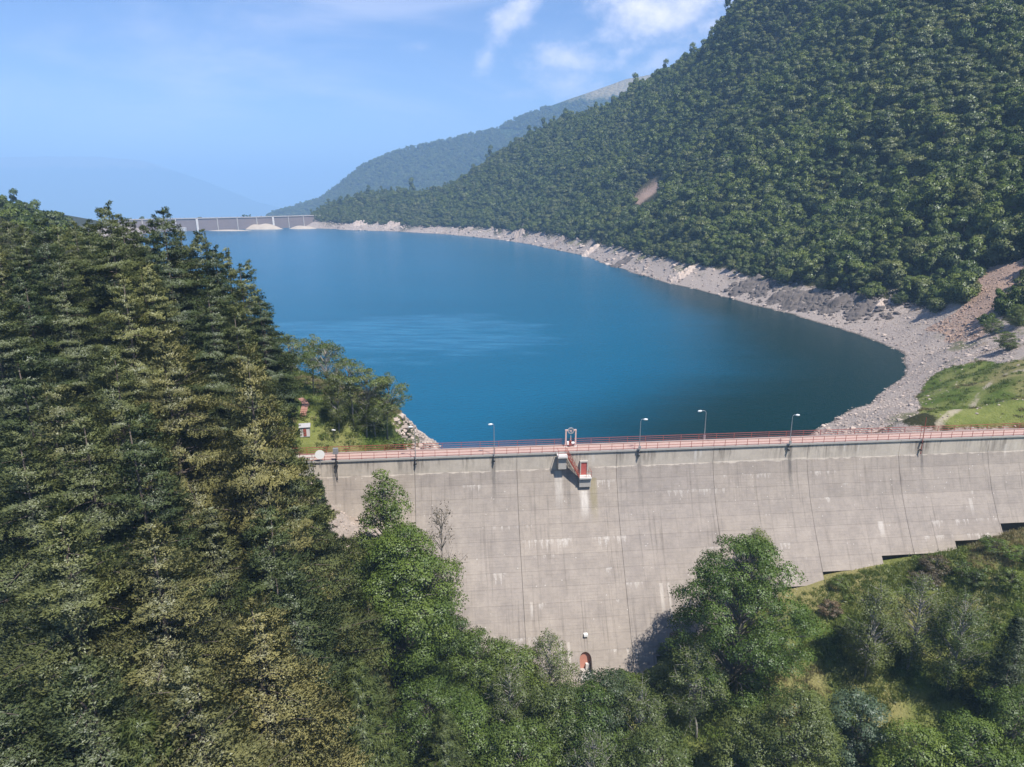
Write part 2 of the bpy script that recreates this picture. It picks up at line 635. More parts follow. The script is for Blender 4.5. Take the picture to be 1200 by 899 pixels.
M_ground, g = mat('ground')
geo = g.n('ShaderNodeNewGeometry').outputs['Position']
_, _, gz_ = g.xyz(geo)
nA = g.noise(geo, 0.12, 6); nB = g.noise(geo, 1.1, 5, 0.65); nC = g.noise(geo, 0.03, 4)
floor = g.mix(nB, (0.022, 0.026, 0.012), (0.055, 0.055, 0.026))
gcol = g.mix(g.ss(nA, .38, .62), (0.085, 0.125, 0.028), (0.185, 0.205, 0.070))
gcol = g.mix(g.m('MULTIPLY', g.ss(nC, .5, .62), .6), gcol, (0.27, 0.225, 0.12))
gcol = g.mulc(0.7, gcol, g.mix(nB, (0.55, 0.6, 0.5), (1.25, 1.2, 1.1)))
stones = g.ss(g.voro(geo, 1.3), 0.10, 0.16, 1, 0)
gcol = g.mix(g.m('MULTIPLY', g.m('MULTIPLY', stones, g.ss(g.noise(geo, .16, 3), .52, .6)), g.ss(attr(g, 'rock'), 0, .02, 0.9, 0.9)), gcol, (0.34, 0.31, 0.28))
vc = g.n('ShaderNodeTexVoronoi'); g.put(vc.inputs['Vector'], geo); vc.inputs['Scale'].default_value = 2.2
rk = g.mix(nB, (0.20, 0.175, 0.155), (0.47, 0.415, 0.37))
rk = g.mulc(.6, rk, g.mix(vc.outputs[1], (0.7, 0.7, 0.7), (1.15, 1.1, 1.1)))
rk = g.mix(g.ss(g.m('ADD', gz_, g.m('MULTIPLY', nB, .5)), .35, .75, .75, 0), rk, (0.05, 0.045, 0.035))
rk = g.mix(g.m('MULTIPLY', g.ss(nA, .5, .66), g.ss(gz_, 5, 11, 0, .55)), rk, (0.22, 0.16, 0.085))
rk = g.mix(g.m('MULTIPLY', g.ss(g.noise(geo, .05, 4), .52, .62), g.ss(gz_, 5, 9, 0, .8)), rk, (0.10, 0.11, 0.04))
sc = g.mix(nB, (0.27, 0.185, 0.14), (0.40, 0.295, 0.235))
col = g.mix(g.ss(g.m('ADD', attr(g, 'grass'), g.m('MULTIPLY', g.m('SUBTRACT', nB, .5), .6)), .35, .65), floor, gcol)
col = g.mix(g.ss(g.m('ADD', attr(g, 'rock'), g.m('MULTIPLY', g.m('SUBTRACT', nB, .5), .9)), .4, .6), col, rk)
col = g.mix(g.ss(g.m('ADD', attr(g, 'scree'), g.m('MULTIPLY', g.m('SUBTRACT', nB, .5), .8)), .4, .6), col, sc)
col = g.mix(g.ss(g.m('ADD', attr(g, 'track'), g.m('MULTIPLY', g.m('SUBTRACT', nB, .5), .5)), .45, .7, 0, .85), col, (0.38, 0.33, 0.25))
# the deep valley floor far beyond the far dam
col = g.mix(g.ss(gz_, -300, -200, 1, 0), col, g.mix(g.noise(geo, .0006, 4), (0.05, 0.08, 0.035), (0.16, 0.17, 0.09)))
hgt_n = g.m('ADD', g.m('MULTIPLY', vc.outputs[0], .25), g.noise(geo, 2.5, 5))
g.out(g.bsdf(col, .95, g.bump(hgt_n, .7, .5), spec=.1))
me.materials.append(M_ground)
link('ground', me, kind='structure')

# ---------------------------------------------------------------- lake
M_water, g = mat('water')
pos = g.n('ShaderNodeNewGeometry').outputs['Position']
wxn, wyn, _ = g.xyz(pos)
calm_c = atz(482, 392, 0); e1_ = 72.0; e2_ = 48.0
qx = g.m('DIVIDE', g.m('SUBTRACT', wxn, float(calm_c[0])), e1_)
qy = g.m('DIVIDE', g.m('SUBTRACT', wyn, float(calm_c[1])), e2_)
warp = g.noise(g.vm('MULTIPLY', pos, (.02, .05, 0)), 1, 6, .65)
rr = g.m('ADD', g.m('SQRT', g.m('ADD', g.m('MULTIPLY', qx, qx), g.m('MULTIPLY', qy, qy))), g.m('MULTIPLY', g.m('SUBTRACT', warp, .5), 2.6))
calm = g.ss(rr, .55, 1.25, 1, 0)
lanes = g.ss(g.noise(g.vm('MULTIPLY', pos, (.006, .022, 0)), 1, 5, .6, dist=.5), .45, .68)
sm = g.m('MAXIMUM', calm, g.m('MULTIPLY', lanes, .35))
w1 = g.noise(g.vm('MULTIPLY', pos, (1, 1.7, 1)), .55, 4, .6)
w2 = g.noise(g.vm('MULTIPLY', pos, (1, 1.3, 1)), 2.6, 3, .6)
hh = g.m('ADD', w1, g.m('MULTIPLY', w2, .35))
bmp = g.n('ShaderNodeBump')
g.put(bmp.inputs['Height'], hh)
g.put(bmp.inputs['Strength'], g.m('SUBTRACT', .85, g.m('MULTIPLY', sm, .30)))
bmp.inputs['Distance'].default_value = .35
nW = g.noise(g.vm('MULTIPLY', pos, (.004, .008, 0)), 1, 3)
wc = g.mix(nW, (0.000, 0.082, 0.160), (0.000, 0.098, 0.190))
wc = g.mix(g.m('MULTIPLY', calm, .6), wc, g.mix(g.ss(g.noise(g.vm('MULTIPLY', pos, (.05, .25, 0)), 1, 5, .65), .35, .65), (0.004, 0.10, 0.20), (0.03, 0.17, 0.30)))  # pale sky reflection of the smooth patch painted into the base colour
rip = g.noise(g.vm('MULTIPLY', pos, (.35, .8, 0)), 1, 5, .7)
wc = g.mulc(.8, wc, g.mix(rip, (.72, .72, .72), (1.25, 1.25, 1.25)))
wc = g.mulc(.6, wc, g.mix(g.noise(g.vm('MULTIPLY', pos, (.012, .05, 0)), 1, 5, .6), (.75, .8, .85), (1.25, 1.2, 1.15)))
sh_ = attr(g, 'shore_reflection')
wc = g.mix(g.ss(g.m('ADD', sh_, g.m('MULTIPLY', g.m('SUBTRACT', warp, .5), .3)), .05, .95), wc, (0.000, 0.022, 0.027))  # dark hill reflection and dull near-shore water painted into the base colour
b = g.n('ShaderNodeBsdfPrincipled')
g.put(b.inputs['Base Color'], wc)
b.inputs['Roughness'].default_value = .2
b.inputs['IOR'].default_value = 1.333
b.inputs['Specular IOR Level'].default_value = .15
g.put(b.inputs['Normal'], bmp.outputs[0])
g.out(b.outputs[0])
xs = [tuple(dw(-31, 3.2, 0)[:2]), tuple(dw(112, 3.2, 0)[:2]), (190, 190), (260, 300), (240, 420), (160, 700), (40, 1100), (-250, 1330), (-330, 1330),
      (-358, 1292), (-524, 1132), (-580, 1100), (-610, 900), (-340, 500), (-190, 260), (-90, 190)]
lx, ly = np.meshgrid(np.linspace(-625, 262, 175), np.linspace(96, 1335, 250))
lid = np.arange(lx.size).reshape(lx.shape)
LF = np.stack([lid[:-1, :-1], lid[:-1, 1:], lid[1:, 1:], lid[1:, :-1]], -1).reshape(-1, 4)
cxm, cym = lx.ravel()[LF].mean(1), ly.ravel()[LF].mean(1)
LF = LF[inpoly(cxm, cym, xs)]
wm = mesh_np('lake_water', np.stack([lx.ravel(), ly.ravel(), 0 * lx.ravel()], 1), LF, [M_water], smooth=True)
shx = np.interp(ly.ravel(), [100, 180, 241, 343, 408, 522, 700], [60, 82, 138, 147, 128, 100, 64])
shore_refl = smooth01(1 - (shx - lx.ravel()) / (18 + 115 * smooth01(1 - (ly.ravel() - 200) / 420))) * smooth01((760 - ly.ravel()) / 420)
at = wm.attributes.new('shore_reflection', 'FLOAT', 'POINT'); at.data.foreach_set('value', shore_refl.astype(np.float32))
link('lake_water', wm, kind='structure')

# ---------------------------------------------------------------- concrete
def concrete(name, base=(0.40, 0.375, 0.345), dam=False):
    mt, g = mat(name)
    tcn = g.n('ShaderNodeTexCoord').outputs['Object']
    u, n_, z = g.xyz(tcn)
    pos = tcn
    h = g.m('SUBTRACT', 20.0, z)
    a = g.noise(pos, .22, 5, .6); b_ = g.noise(pos, 2.2, 5, .65); fine = g.noise(pos, 14, 3, .6)
    col = g.mix(a, tuple(c * .86 for c in base), tuple(c * 1.12 for c in base))
    col = g.mulc(.75, col, g.mix(b_, (.8, .8, .8), (1.16, 1.16, 1.16)))
    col = g.mulc(.5, col, g.mix(fine, (.82, .82, .82), (1.15, 1.15, 1.15)))
    if dam:
        mot = g.noise(g.vm('MULTIPLY', pos, (.5, .5, .35)), 1, 7, .7)
        col = g.mulc(1.0, col, g.mix(g.ss(mot, .3, .7), (.87, .87, .88), (1.09, 1.085, 1.075)))
        blk = g.m('FLOOR', g.m('DIVIDE', g.m('SUBTRACT', u, .8), 16.5))
        lift = g.m('FLOOR', g.m('DIVIDE', g.m('SUBTRACT', h, 2.8), 2.05))
        lf = g.m('FRACT', g.m('DIVIDE', g.m('SUBTRACT', h, 2.8), 2.05))
        rid = g.wn(g.m('ADD', g.m('MULTIPLY', blk, 17.31), g.m('MULTIPLY', lift, 3.7)))
        rb = g.wn(g.m('MULTIPLY', blk, 5.77))
        col = g.mulc(1.0, col, g.mix(rid, (.95, .95, .955), (1.035, 1.03, 1.025)))
        col = g.mulc(1.0, col, g.mix(rb, (.95, .955, .97), (1.03, 1.02, 1.0)))
        # formwork board marks
        bf = g.m('FRACT', g.m('DIVIDE', h, .41))
        brd = g.m('MULTIPLY', g.ss(bf, .0, .16, 1, 0), g.ss(g.noise(g.vm('MULTIPLY', pos, (.35, .35, 3)), 1, 3), .42, .62))
        col = g.mulc(g.m('MULTIPLY', brd, .5), col, (.45, .44, .43))
        vf = g.m('FRACT', g.m('DIVIDE', u, 1.65))
        vbr = g.m('MULTIPLY', g.ss(vf, 0, .05, 1, 0), g.ss(g.noise(pos, .5, 3), .5, .62))
        col = g.mulc(g.m('MULTIPLY', vbr, .25), col, (.4, .4, .4))
        # darker weathering running down in fine streaks
        st = g.noise(g.vm('MULTIPLY', pos, (2.4, .0, .10)), 1, 5, .62)
        st2 = g.noise(g.vm('MULTIPLY', pos, (.55, .0, .06)), 1, 4, .6)
        dk = g.m('MULTIPLY', g.ss(st, .48, .72), g.ss(st2, .38, .66))
        col = g.mulc(g.m('MULTIPLY', dk, .8), col, (.50, .49, .49))
        # pale upper band, its lower edge ragged
        edge = g.m('ADD', 2.9, g.m('MULTIPLY', g.m('SUBTRACT', g.noise(g.vm('MULTIPLY', pos, (.5, 0, 0)), 1, 4), .5), 1.2))
        band = g.ss(g.m('SUBTRACT', h, edge), -.05, .12, 1, 0)
        col = g.mix(g.m('MULTIPLY', band, g.ss(a, .3, .6, .45, .8)), col, g.mix(b_, (.50, .45, .38), (.68, .61, .52)))
        t1 = g.noise(g.vm('MULTIPLY', pos, (2.0, 0, .25)), 1, 5, .6)
        t2 = g.noise(g.vm('MULTIPLY', pos, (.16, 0, 0)), 1, 2, .5)
        top = g.m('MULTIPLY', g.m('MULTIPLY', g.ss(t1, .42, .62), g.ss(h, .3, 4.2, 1, 0)), g.ss(t2, .42, .58))
        col = g.mulc(g.m('MULTIPLY', top, .75), col, (.36, .35, .35))
        # lime bleeding from the lift joints
        for sc_, k0, th in ((1.9, 3.1, .50), (.8, 9.7, .54)):
            e = g.noise(g.cxyz(g.m('MULTIPLY', u, sc_), g.m('MULTIPLY', lift, k0), g.m('MULTIPLY', blk, 1.7)), 1, 3, .6)
            gate = g.noise(g.cxyz(g.m('MULTIPLY', u, .12), g.m('MULTIPLY', lift, 5.3), 2.0), 1, 2)
            ln = g.m('MULTIPLY', g.ss(e, th - .1, th + .18), g.ss(gate, .54, .70))
            drip = g.ss(g.m('SUBTRACT', lf, ln), -.32, .0, 1, 0)
            wmk = g.m('MULTIPLY', g.m('MULTIPLY', drip, g.ss(ln, .05, .3)), g.ss(g.noise(pos, 3.5, 4, .7), .3, .6))
            wmk = g.m('MULTIPLY', wmk, g.m('GREATER_THAN', h, 4.9))
            col = g.mix(g.m('MULTIPLY', wmk, .40), col, (.62, .585, .54))
        spk = g.m('MULTIPLY', g.ss(g.voro(pos, .9), .05, .10, 1, 0), g.m('GREATER_THAN', g.noise(pos, .3, 2), .52))
        col = g.mix(g.m('MULTIPLY', spk, .6), col, (.68, .65, .6))
        # stains with a place of their own: (u, half width, h0, h1, colour, amount)
        for u0, hw, h0, h1, c, am in STAINS:
            du = g.m('ABSOLUTE', g.m('SUBTRACT', g.m('ADD', u, g.m('MULTIPLY', g.m('SUBTRACT', g.noise(pos, .9, 3), .5), .35)), u0))
            v = g.m('MULTIPLY', g.ss(du, hw * .35, hw, 1, 0), g.m('MULTIPLY', g.ss(h, h0 - .05, h0 + .05), g.ss(h, h0 + (h1 - h0) * .35, h1, 1, 0)))
            v = g.m('MULTIPLY', v, g.ss(g.noise(g.vm('MULTIPLY', pos, (3, 1, .5)), 1.2, 4, .65), .3, .6, .55, 1))
            col = g.mix(g.m('MULTIPLY', v, am), col, c)
    bm_ = g.bump(g.m('ADD', b_, g.m('MULTIPLY', fine, .3)), .35, .05)
    g.out(g.bsdf(col, .92, bm_, spec=.15))
    return mt


DARK = (.10, .095, .09); PALE = (.60, .56, .51); MOSS = (.23, .20, .085)
STAINS = [(-3.0, .45, .3, 9, DARK, .6), (21.2, .45, .3, 9, DARK, .45), (47.2, .45, .3, 10, DARK, .75), (71.0, .35, .3, 8, DARK, .7), (-28.4, .35, .3, 6, DARK, .75),
          (-18, .5, .6, 3.2, DARK, .5), (-15.2, .5, .6, 3.0, DARK, .45), (7.6, .9, 3.2, 10, PALE, .5), (11.7, .9, 6.4, 11, PALE, .9), (9.2, .5, 3.5, 12, DARK, .3),
          (13.3, .8, 4.5, 12, MOSS, .55), (30.7, .35, .5, 3.2, PALE, .95), (31.6, .3, .5, 2.2, PALE, .8), (13.4, .3, .4, 2.6, PALE, .8), (56.8, .2, .2, 2.4, PALE, .9), (59.3, .22, .2, 2.6, PALE, .8),
          (86.5, .35, 1.5, 4.2, PALE, .6), (88.4, .3, 1.2, 3.6, PALE, .5), (23, .4, 19.5, 24.5, PALE, .5), (24.2, .25, 19.5, 25.5, PALE, .45), (6.2, .28, 26.2, 31, PALE, .7), (7.4, .28, 26.2, 31.5, PALE, .6),
          (62, .6, 12.8, 15.5, PALE, .6), (44.5, 1.6, 18.2, 21, PALE, .5), (79, .4, 10, 13, PALE, .45), (2.0, .3, 21, 23.5, PALE, .5), (-9, .3, 20, 22, PALE, .6)]
M_con = concrete('dam_concrete', (.34, .302, .264), True)
M_con2 = concrete('concrete', (.42, .40, .37))
M_shaded_rock = concrete('shaded_foundation', (.09, .083, .08))  # foundation rock, shade of the open steps put into its dark colour
M_pale = concrete('pale_concrete', (.62, .60, .57))


def flat(name, c, rough=.7, metal=0.0, var=.25, scale=3.0, spec=.3):
    mt, g = mat(name)
    p = g.n('ShaderNodeTexCoord').outputs['Object']
    nn = g.noise(p, scale, 5, .65)
    g.out(g.bsdf(g.mix(nn, tuple(x * (1 - var) for x in c), tuple(min(1, x * (1 + var)) for x in c)), rough, metal=metal, spec=spec))
    return mt


M_red = flat('rust_red_paint', (.30, .085, .065), .6)
M_redd = flat('red_door_paint', (.42, .10, .085), .6)
M_pink = flat('faded_pink_door_paint', (.58, .27, .20), .7, var=.12)
M_deck = flat('pinkish_paving', (.42, .30, .26), .85, var=.16, scale=1.2)
M_galv = flat('galvanised_steel', (.42, .42, .44), .45, .5)
M_pinkp = flat('faded_pink_steel', (.60, .42, .38), .6)
M_white = flat('white_paint', (.80, .80, .78), .5, var=.06)
M_dark = flat('dark_steel', (.03, .03, .032), .6)
M_lens = flat('pale_lamp_head', (.75, .78, .80), .3, var=.05)
M_rockb = concrete('bank_rock', (.44, .40, .37))

# ---------------------------------------------------------------- the near dam
def empty(name, loc, rz=0, label=None, cat=None, group=None):
    o = link(name, None, None, None, label, cat, group)
    o.empty_display_size = .5
    o.location = loc
    o.rotation_euler = (0, 0, rz)
    return o


dam = empty('dam', (DO[0], DO[1], 0), YAW, 'grey curved-face concrete gravity dam with lift joints across the near end of the lake', 'dam')
JO = [-31.5 + 0.0] + [.8 + 16.5 * k for k in range(-1, 8)]
LH = [0, 2.8] + [2.8 + 2.05 * i for i in range(1, 16)]
GAP = .028
for a_, b_ in zip(JO[:-1], JO[1:]):
    # core of the block, a little behind the lift faces
    hs = []
    for s0, s1, h_ in STEPS:
        lo, hi = max(a_, s0), min(b_, s1)
        if hi - lo > .05:
            hs.append((lo, hi, h_))
    mb = MB(); mf = MB()
    for lo, hi, h_ in hs:
        h_list = [x for x in np.linspace(0.0, h_, 12)]
        prof = [(-face_off(x) + .10, 20 - x) for x in h_list] + [(3.05, 20 - h_), (3.05, 20.0)]
        vs = [(lo + .03, n_, z_) for n_, z_ in prof] + [(hi - .03, n_, z_) for n_, z_ in prof]
        k = len(prof)
        mb.add(vs, [tuple(range(k)), tuple(range(2 * k - 1, k - 1, -1))] + [(i, (i + 1) % k, k + (i + 1) % k, k + i) for i in range(k)])
        fo = face_off(h_)
        mf.box(lo + .1, hi - .02, -fo + (.8 if lo > 20 else .2), 3.0, 20 - h_ - 5, 20 - h_ - .004)
    blk = link('concrete_block', mb.mesh('concrete_block', [M_con]), dam)
    link('foundation_step', mf.mesh('foundation_step', [M_shaded_rock if a_ > 17 else M_con2]), dam)
    for i in range(len(LH) - 1):
        h0, h1 = LH[i], LH[i + 1]
        segs = []
        for lo, hi, h_ in hs:
            if h_ > h0 + .1:
                hh_ = min(h1, h_)
                if segs and abs(segs[-1][2] - hh_) < 1e-6 and abs(segs[-1][1] - lo) < .01:
                    segs[-1] = (segs[-1][0], hi, hh_)
                else:
                    segs.append((lo, hi, hh_))
        if not segs:
            continue
        lm = MB()
        for lo, hi, hh_ in segs:
            g0, g1 = (GAP if lo == a_ else 0), (GAP if hi == b_ else 0)
            mid = (h0 + hh_) / 2
            pr = [(h0 + (.013 if i else 0)), mid, hh_ - (.013 if hh_ == h1 else 0)]
            jit = float(rng.uniform(-.012, .012))
            out = [(-face_off(x) - .02 + jit, 20 - x) for x in pr]
            inn = [(-face_off(x) + .11, 20 - x) for x in pr[::-1]]
            pp = out + inn
            k = len(pp)
            vs = [(lo + g0, n_, z_) for n_, z_ in pp] + [(hi - g1, n_, z_) for n_, z_ in pp]
            lm.add(vs, [tuple(range(k)), tuple(range(2 * k - 1, k - 1, -1))] + [(q, (q + 1) % k, k + (q + 1) % k, k + q) for q in range(k)])
        link('concrete_lift', lm.mesh('concrete_lift', [M_con]), blk)
    # coping stones along the crest
    link('coping', MB().box(a_ + .02, b_ - .02, -.22, .22, 19.74, 20.03).mesh('coping', [M_con2]), dam)
    link('walkway_slab', MB().box(a_ + .01, b_ - .01, .22, 2.6, 19.80, 20.012).mesh('walkway_slab', [M_deck]), dam)
    link('kerb', MB().box(a_ + .02, b_ - .02, 2.6, 3.15, 19.75, 20.16).mesh('kerb', [M_con2]), dam)
    link('upstream_face', MB().box(a_ + .02, b_ - .02, 3.06, 3.6, -16, 19.748).mesh('upstream_face', [M_con2]), dam)
# left end wing wall with its dark red door
wg = MB().box(-36.5, -31.6, .15, 3.4, 8, 19.95)
link('wing_wall', wg.mesh('wing_wall', [M_con2]), dam)
dr = link('door', MB().box(-33.0, -31.95, .02, .14, 14.6, 16.9).mesh('door', [M_redd]), dam)
dr['label'] = 'dark red door in the wing wall at the left end of the dam'
link('door_frame', MB().box(-33.25, -33.0, -.1, .14, 14.4, 17.3).box(-31.95, -31.7, -.1, .14, 14.4, 17.3).box(-33.0, -31.95, -.1, .14, 16.9, 17.3).mesh('door_frame', [M_dark]), dam)
link('door_step', MB().box(-33.6, -31.5, -1.2, -.1, 14.0, 14.39).mesh('door_step', [M_pale]), dam)


def railing(name, n_, u0, u1, hgt_, rails, label, step=1.92, mt=M_red, thick=.045):
    r = empty(name, (DO[0], DO[1], 0), YAW, label, 'railing')
    pm = MB().box(-thick / 2, thick / 2, -thick / 2, thick / 2, 0, hgt_).mesh('post', [mt])
    u = u0
    while u <= u1:
        p = link('post', pm, r)
        p.location = (u, n_, 20.02)
        u += step
    for k, zz in enumerate(rails):
        t = .028 if k else .036
        link('rail', MB().box(u0 - .1, u1, n_ - t, n_ + t, 20.02 + zz - t, 20.02 + zz + t).mesh('rail', [mt]), r)
    return r


railing('railing', -.12, -33.5, 114, 1.12, (1.12, .62, .14), 'rust red steel railing along the downstream edge of the dam crest', thick=.06)
railing('railing', 2.9, -36, 116, 1.15, (1.15, .80, .45, .14), 'rust red railing with closely set bars along the lake side of the crest', step=3.1, thick=.06)

# lamp posts
def lamp(u, n_, z0, h, arm, label, box=False):
    w = dw(u, n_, z0)
    o = empty('street_lamp', tuple(w), YAW, label, 'street lamp', 'street lamps along the dam crest')
    link('pole', MB().tube([(0, 0, 0), (0, 0, h * .55), (0, 0, h)], [.075, .06, .045], 8).mesh('pole', [M_galv]), o)
    am = MB().tube([(0, 0, h), (arm * .12, 0, h + .28), (arm * .5, 0, h + .42), (arm, 0, h + .38)], .035, 6)
    link('arm', am.mesh('arm', [M_galv]), o)
    sx = 1 if arm > 0 else -1
    hd = MB().tube([(arm - sx * .1, 0, h + .36), (arm + sx * .15, 0, h + .36), (arm + sx * .50, 0, h + .33), (arm + sx * .62, 0, h + .32)], [.07, .17, .15, .05], 8)
    link('lamp_head', hd.mesh('lamp_head', [M_lens], smooth=True), o)
    if z0 < 20:
        link('bracket', MB().box(-.14, .14, -.08, .30, .3, .5).box(-.14, .14, -.08, .30, .9, 1.1).mesh('bracket', [M_dark]), o)
    else:
        link('base_box', MB().box(-.16, .16, -.14, .14, -.5, .75).mesh('base_box', [M_galv]), o)
    if box:
        link('switch_box', MB().box(-.2, .2, -.22, -.06, 1.6, 2.1).mesh('switch_box', [M_galv]), o)
    return o


def u_at(px, n_=0.0, z=20.0):
    d = pray(px, 539 - (px - 400) * 29 / 800)
    C0 = np.array([0, 0, CAMZ])
    # plane through DO + DN*n_, normal DN
    t = ((DO + DN * n_ - C0) @ DN) / (d @ DN)
    return float((C0 + d * t - DO) @ DU)


lamp(u_at(487, -.3), -.42, 18.6, 6.3, -.35, 'thin grey lamp post on the dam crest in front of the rocky spit')
lamp(u_at(579, -.3), -.42, 18.6, 6.3, -.30, 'grey lamp post on the dam crest left of the pulley frame, against blue water')
lamp(u_at(749, -.3), -.42, 18.6, 6.3, .55, 'grey lamp post on the crest just right of the staircase door, head to the right', True)
lamp(u_at(826, 3) - .2, 3.05, 20.2, 4.7, -.85, 'tall lamp post with curved arm on the lake side of the crest')
lamp(u_at(925, -.3), -.42, 18.6, 6.2, .6, 'grey lamp post on the crest where the dark water meets the right shore', True)
w = dw(u_at(1081, -.3), -.42, 17.4)
o = empty('bare_pole', tuple(w), YAW, 'bare rusty pole without a lamp head, on the crest in front of the grassy bank', 'pole')
link('shaft', MB().tube([(0, 0, 0), (0, 0, 6.6)], [.08, .05], 8).mesh('shaft', [M_red]), o)
link('bracket', MB().box(-.14, .14, -.08, .32, .6, .8).box(-.14, .14, -.08, .32, 1.9, 2.1).mesh('bracket', [M_dark]), o)
# cabinet on post and round white disc at the left end
w = dw(u_at(394, -.4), -.45, 16.8)
o = empty('cabinet_post', tuple(w), YAW, 'small grey cabinet on a dark post at the left end of the dam crest', 'cabinet')
link('shaft', MB().tube([(0, 0, 0), (0, 0, 4.4)], .07, 8).mesh('shaft', [M_dark]), o)
link('cabinet_box', MB().box(-.38, .38, -.22, .22, 4.4, 5.35).mesh('cabinet_box', [M_galv]), o)
link('bracket', MB().box(-.2, .2, -.1, .36, 2.2, 2.4).box(-.2, .2, -.1, .36, 2.9, 3.1).mesh('bracket', [M_dark]), o)
w = dw(u_at(375.5, -.2), -.35, 19.4)
o = empty('round_sign', tuple(w), YAW + R(8), 'round white disc sign facing the valley at the left end of the crest', 'sign')
dsc = MB()
n_ = 28
vs = [(math.cos(2 * math.pi * k / n_) * .74, y, 1.75 + math.sin(2 * math.pi * k / n_) * .74) for y in (-.06, 0) for k in range(n_)]
dsc.add(vs, [tuple(range(n_)), tuple(range(2 * n_ - 1, n_ - 1, -1))] + [(k, (k + 1) % n_, n_ + (k + 1) % n_, n_ + k) for k in range(n_)])
link('disc', dsc.mesh('disc', [M_white]), o)
link('shaft', MB().tube([(0, .05, 0), (0, .05, 2.3)], .045, 8).mesh('shaft', [M_galv]), o)

# pulley frame over the crest
w = dw(u_at(668.5, 2.3), 2.35, 20.02)
o = empty('pulley_frame', tuple(w), YAW, 'faded pink steel frame carrying a round grey pulley wheel over the dam crest', 'frame')
for s in (-1, 1):
    link('upright', MB().box(s * .82 - .11, s * .82 + .11, -.12, .12, 0, 2.75).mesh('upright', [M_pinkp]), o)
    link('top_bracket', MB().box(min(s * .45, s * .95), max(s * .45, s * .95), -.14, .14, 2.753, 2.95).mesh('top_bracket', [M_pinkp]), o)
    link('foot_plate', MB().box(s * .82 - .25, s * .82 + .25, -.25, .25, -.01, .12).mesh('foot_plate', [M_pale]), o)
def ring(r0, r1, y0, y1, zc, n_=28):
    m_ = MB(); vs = []
    for y in (y0, y1):
        for r_ in (r0, r1):
            vs += [(math.cos(2 * math.pi * k / n_) * r_, y, zc + math.sin(2 * math.pi * k / n_) * r_) for k in range(n_)]
    fs = []
    for k in range(n_):
        k2 = (k + 1) % n_
        fs += [(k, k2, n_ + k2, n_ + k), (2 * n_ + k, 3 * n_ + k, 3 * n_ + k2, 2 * n_ + k2), (n_ + k, n_ + k2, 3 * n_ + k2, 3 * n_ + k), (k, 2 * n_ + k, 2 * n_ + k2, k2)]
    return m_.add(vs, fs)
wh = link('pulley_wheel', ring(.36, .55, -.13, .13, 2.75).mesh('pulley_wheel', [M_galv]), o)
sp = MB()
for k in range(6):
    a = k * math.pi / 3
    sp.tube([(0, 0, 2.75), (math.cos(a) * .38, 0, 2.75 + math.sin(a) * .38)], .035, 6)
link('spokes', sp.mesh('spokes', [M_galv]), wh)
link('hub', MB().tube([(0, -.2, 2.75), (0, .2, 2.75)], .13, 12).mesh('hub', [M_pinkp]), wh)
link('screw_stem', MB().tube([(0, 0, 0), (0, 0, 1.9)], .06, 8).mesh('screw_stem', [M_pinkp]), o)
link('gearbox', MB().box(-.32, .12, -.25, .25, .35, .85).box(-.1, .1, -.35, .3, .852, 1.1).mesh('gearbox', [M_red]), o)
link('motor', MB().tube([(.12, 0, .6), (.62, 0, .6)], .2, 10).mesh('motor', [M_white]), o)
link('control_box', MB().box(-.62, -.34, -.3, .1, .4, .9).mesh('control_box', [M_white]), o)

# outside staircase down to the gallery door
US = u_at(664, -1); UL = u_at(686, -1)
o = empty('staircase', (DO[0], DO[1], 0), YAW, 'red railed outside staircase hanging on the dam face below the pulley frame', 'staircase')
link('upper_landing', MB().box(US - 1.5, US + .1, -1.75, -.33, 19.55, 19.85).mesh('upper_landing', [M_pale]), o)
link('upper_support', MB().box(US - 1.35, US - .05, -1.3, -.03, 17.5, 19.55).mesh('upper_support', [M_con2]), o)
zl = 16.1
link('lower_landing', MB().box(UL - 1.0, UL + 1.0, -1.9, -.12 + -face_off(3.9) * 0, zl - .25, zl).mesh('lower_landing', [M_pale]), o)
link('lower_support', MB().box(UL - .95, UL + .95, -1.55, -.3, zl - 1.75, zl - .25).mesh('lower_support', [M_con2]), o)
ns = 14
x0, x1 = US + .1, UL - 1.0
for k in range(ns):
    f = (k + .5) / ns
    xx = x0 + (x1 - x0) * f; zz = 19.85 + (zl - 19.85) * ((k + 1) / (ns + 1))
    link('step', MB().box(xx - .14, xx + .14, -1.65, -.65, zz - .05, zz).mesh('step', [M_red]), o)
for yy in (-1.70, -.62):
    sgm = MB()
    dz = .16
    vs = [(x0, yy - .03, 19.9), (x1, yy - .03, zl + .1), (x1, yy - .03, zl - .2), (x0, yy - .03, 19.6), (x0, yy + .03, 19.9), (x1, yy + .03, zl + .1), (x1, yy + .03, zl - .2), (x0, yy + .03, 19.6)]
    sgm.add(vs, [(0, 1, 2, 3), (7, 6, 5, 4), (0, 4, 5, 1), (1, 5, 6, 2), (2, 6, 7, 3), (3, 7, 4, 0)])
    link('stringer', sgm.mesh('stringer', [M_red]), o)
hr = MB()
for yy in (-1.73, -.59):
    for dz in (.5, 1.0):
        hr.tube([(US - 1.45, yy, 19.85 + dz), (x0, yy, 19.85 + dz), (x1, yy, zl + dz), (UL + .95, yy, zl + dz)] if yy < -1 else [(x0, yy, 19.85 + dz), (x1, yy, zl + dz)], .035, 6)
    for k in range(7):
        f = k / 6
        hr.tube([(x0 + (x1 - x0) * f, yy, 19.85 + (zl - 19.85) * f), (x0 + (x1 - x0) * f, yy, 20.85 + (zl - 19.85) * f)], .035, 6)
for xx in (UL + .95, UL + .1):
    hr.tube([(xx, -1.73, zl), (xx, -1.73, zl + 1)], .035, 6)
hr.tube([(UL + .95, -1.73, zl + 1), (UL + .95, -.3, zl + 1)], .035, 6)
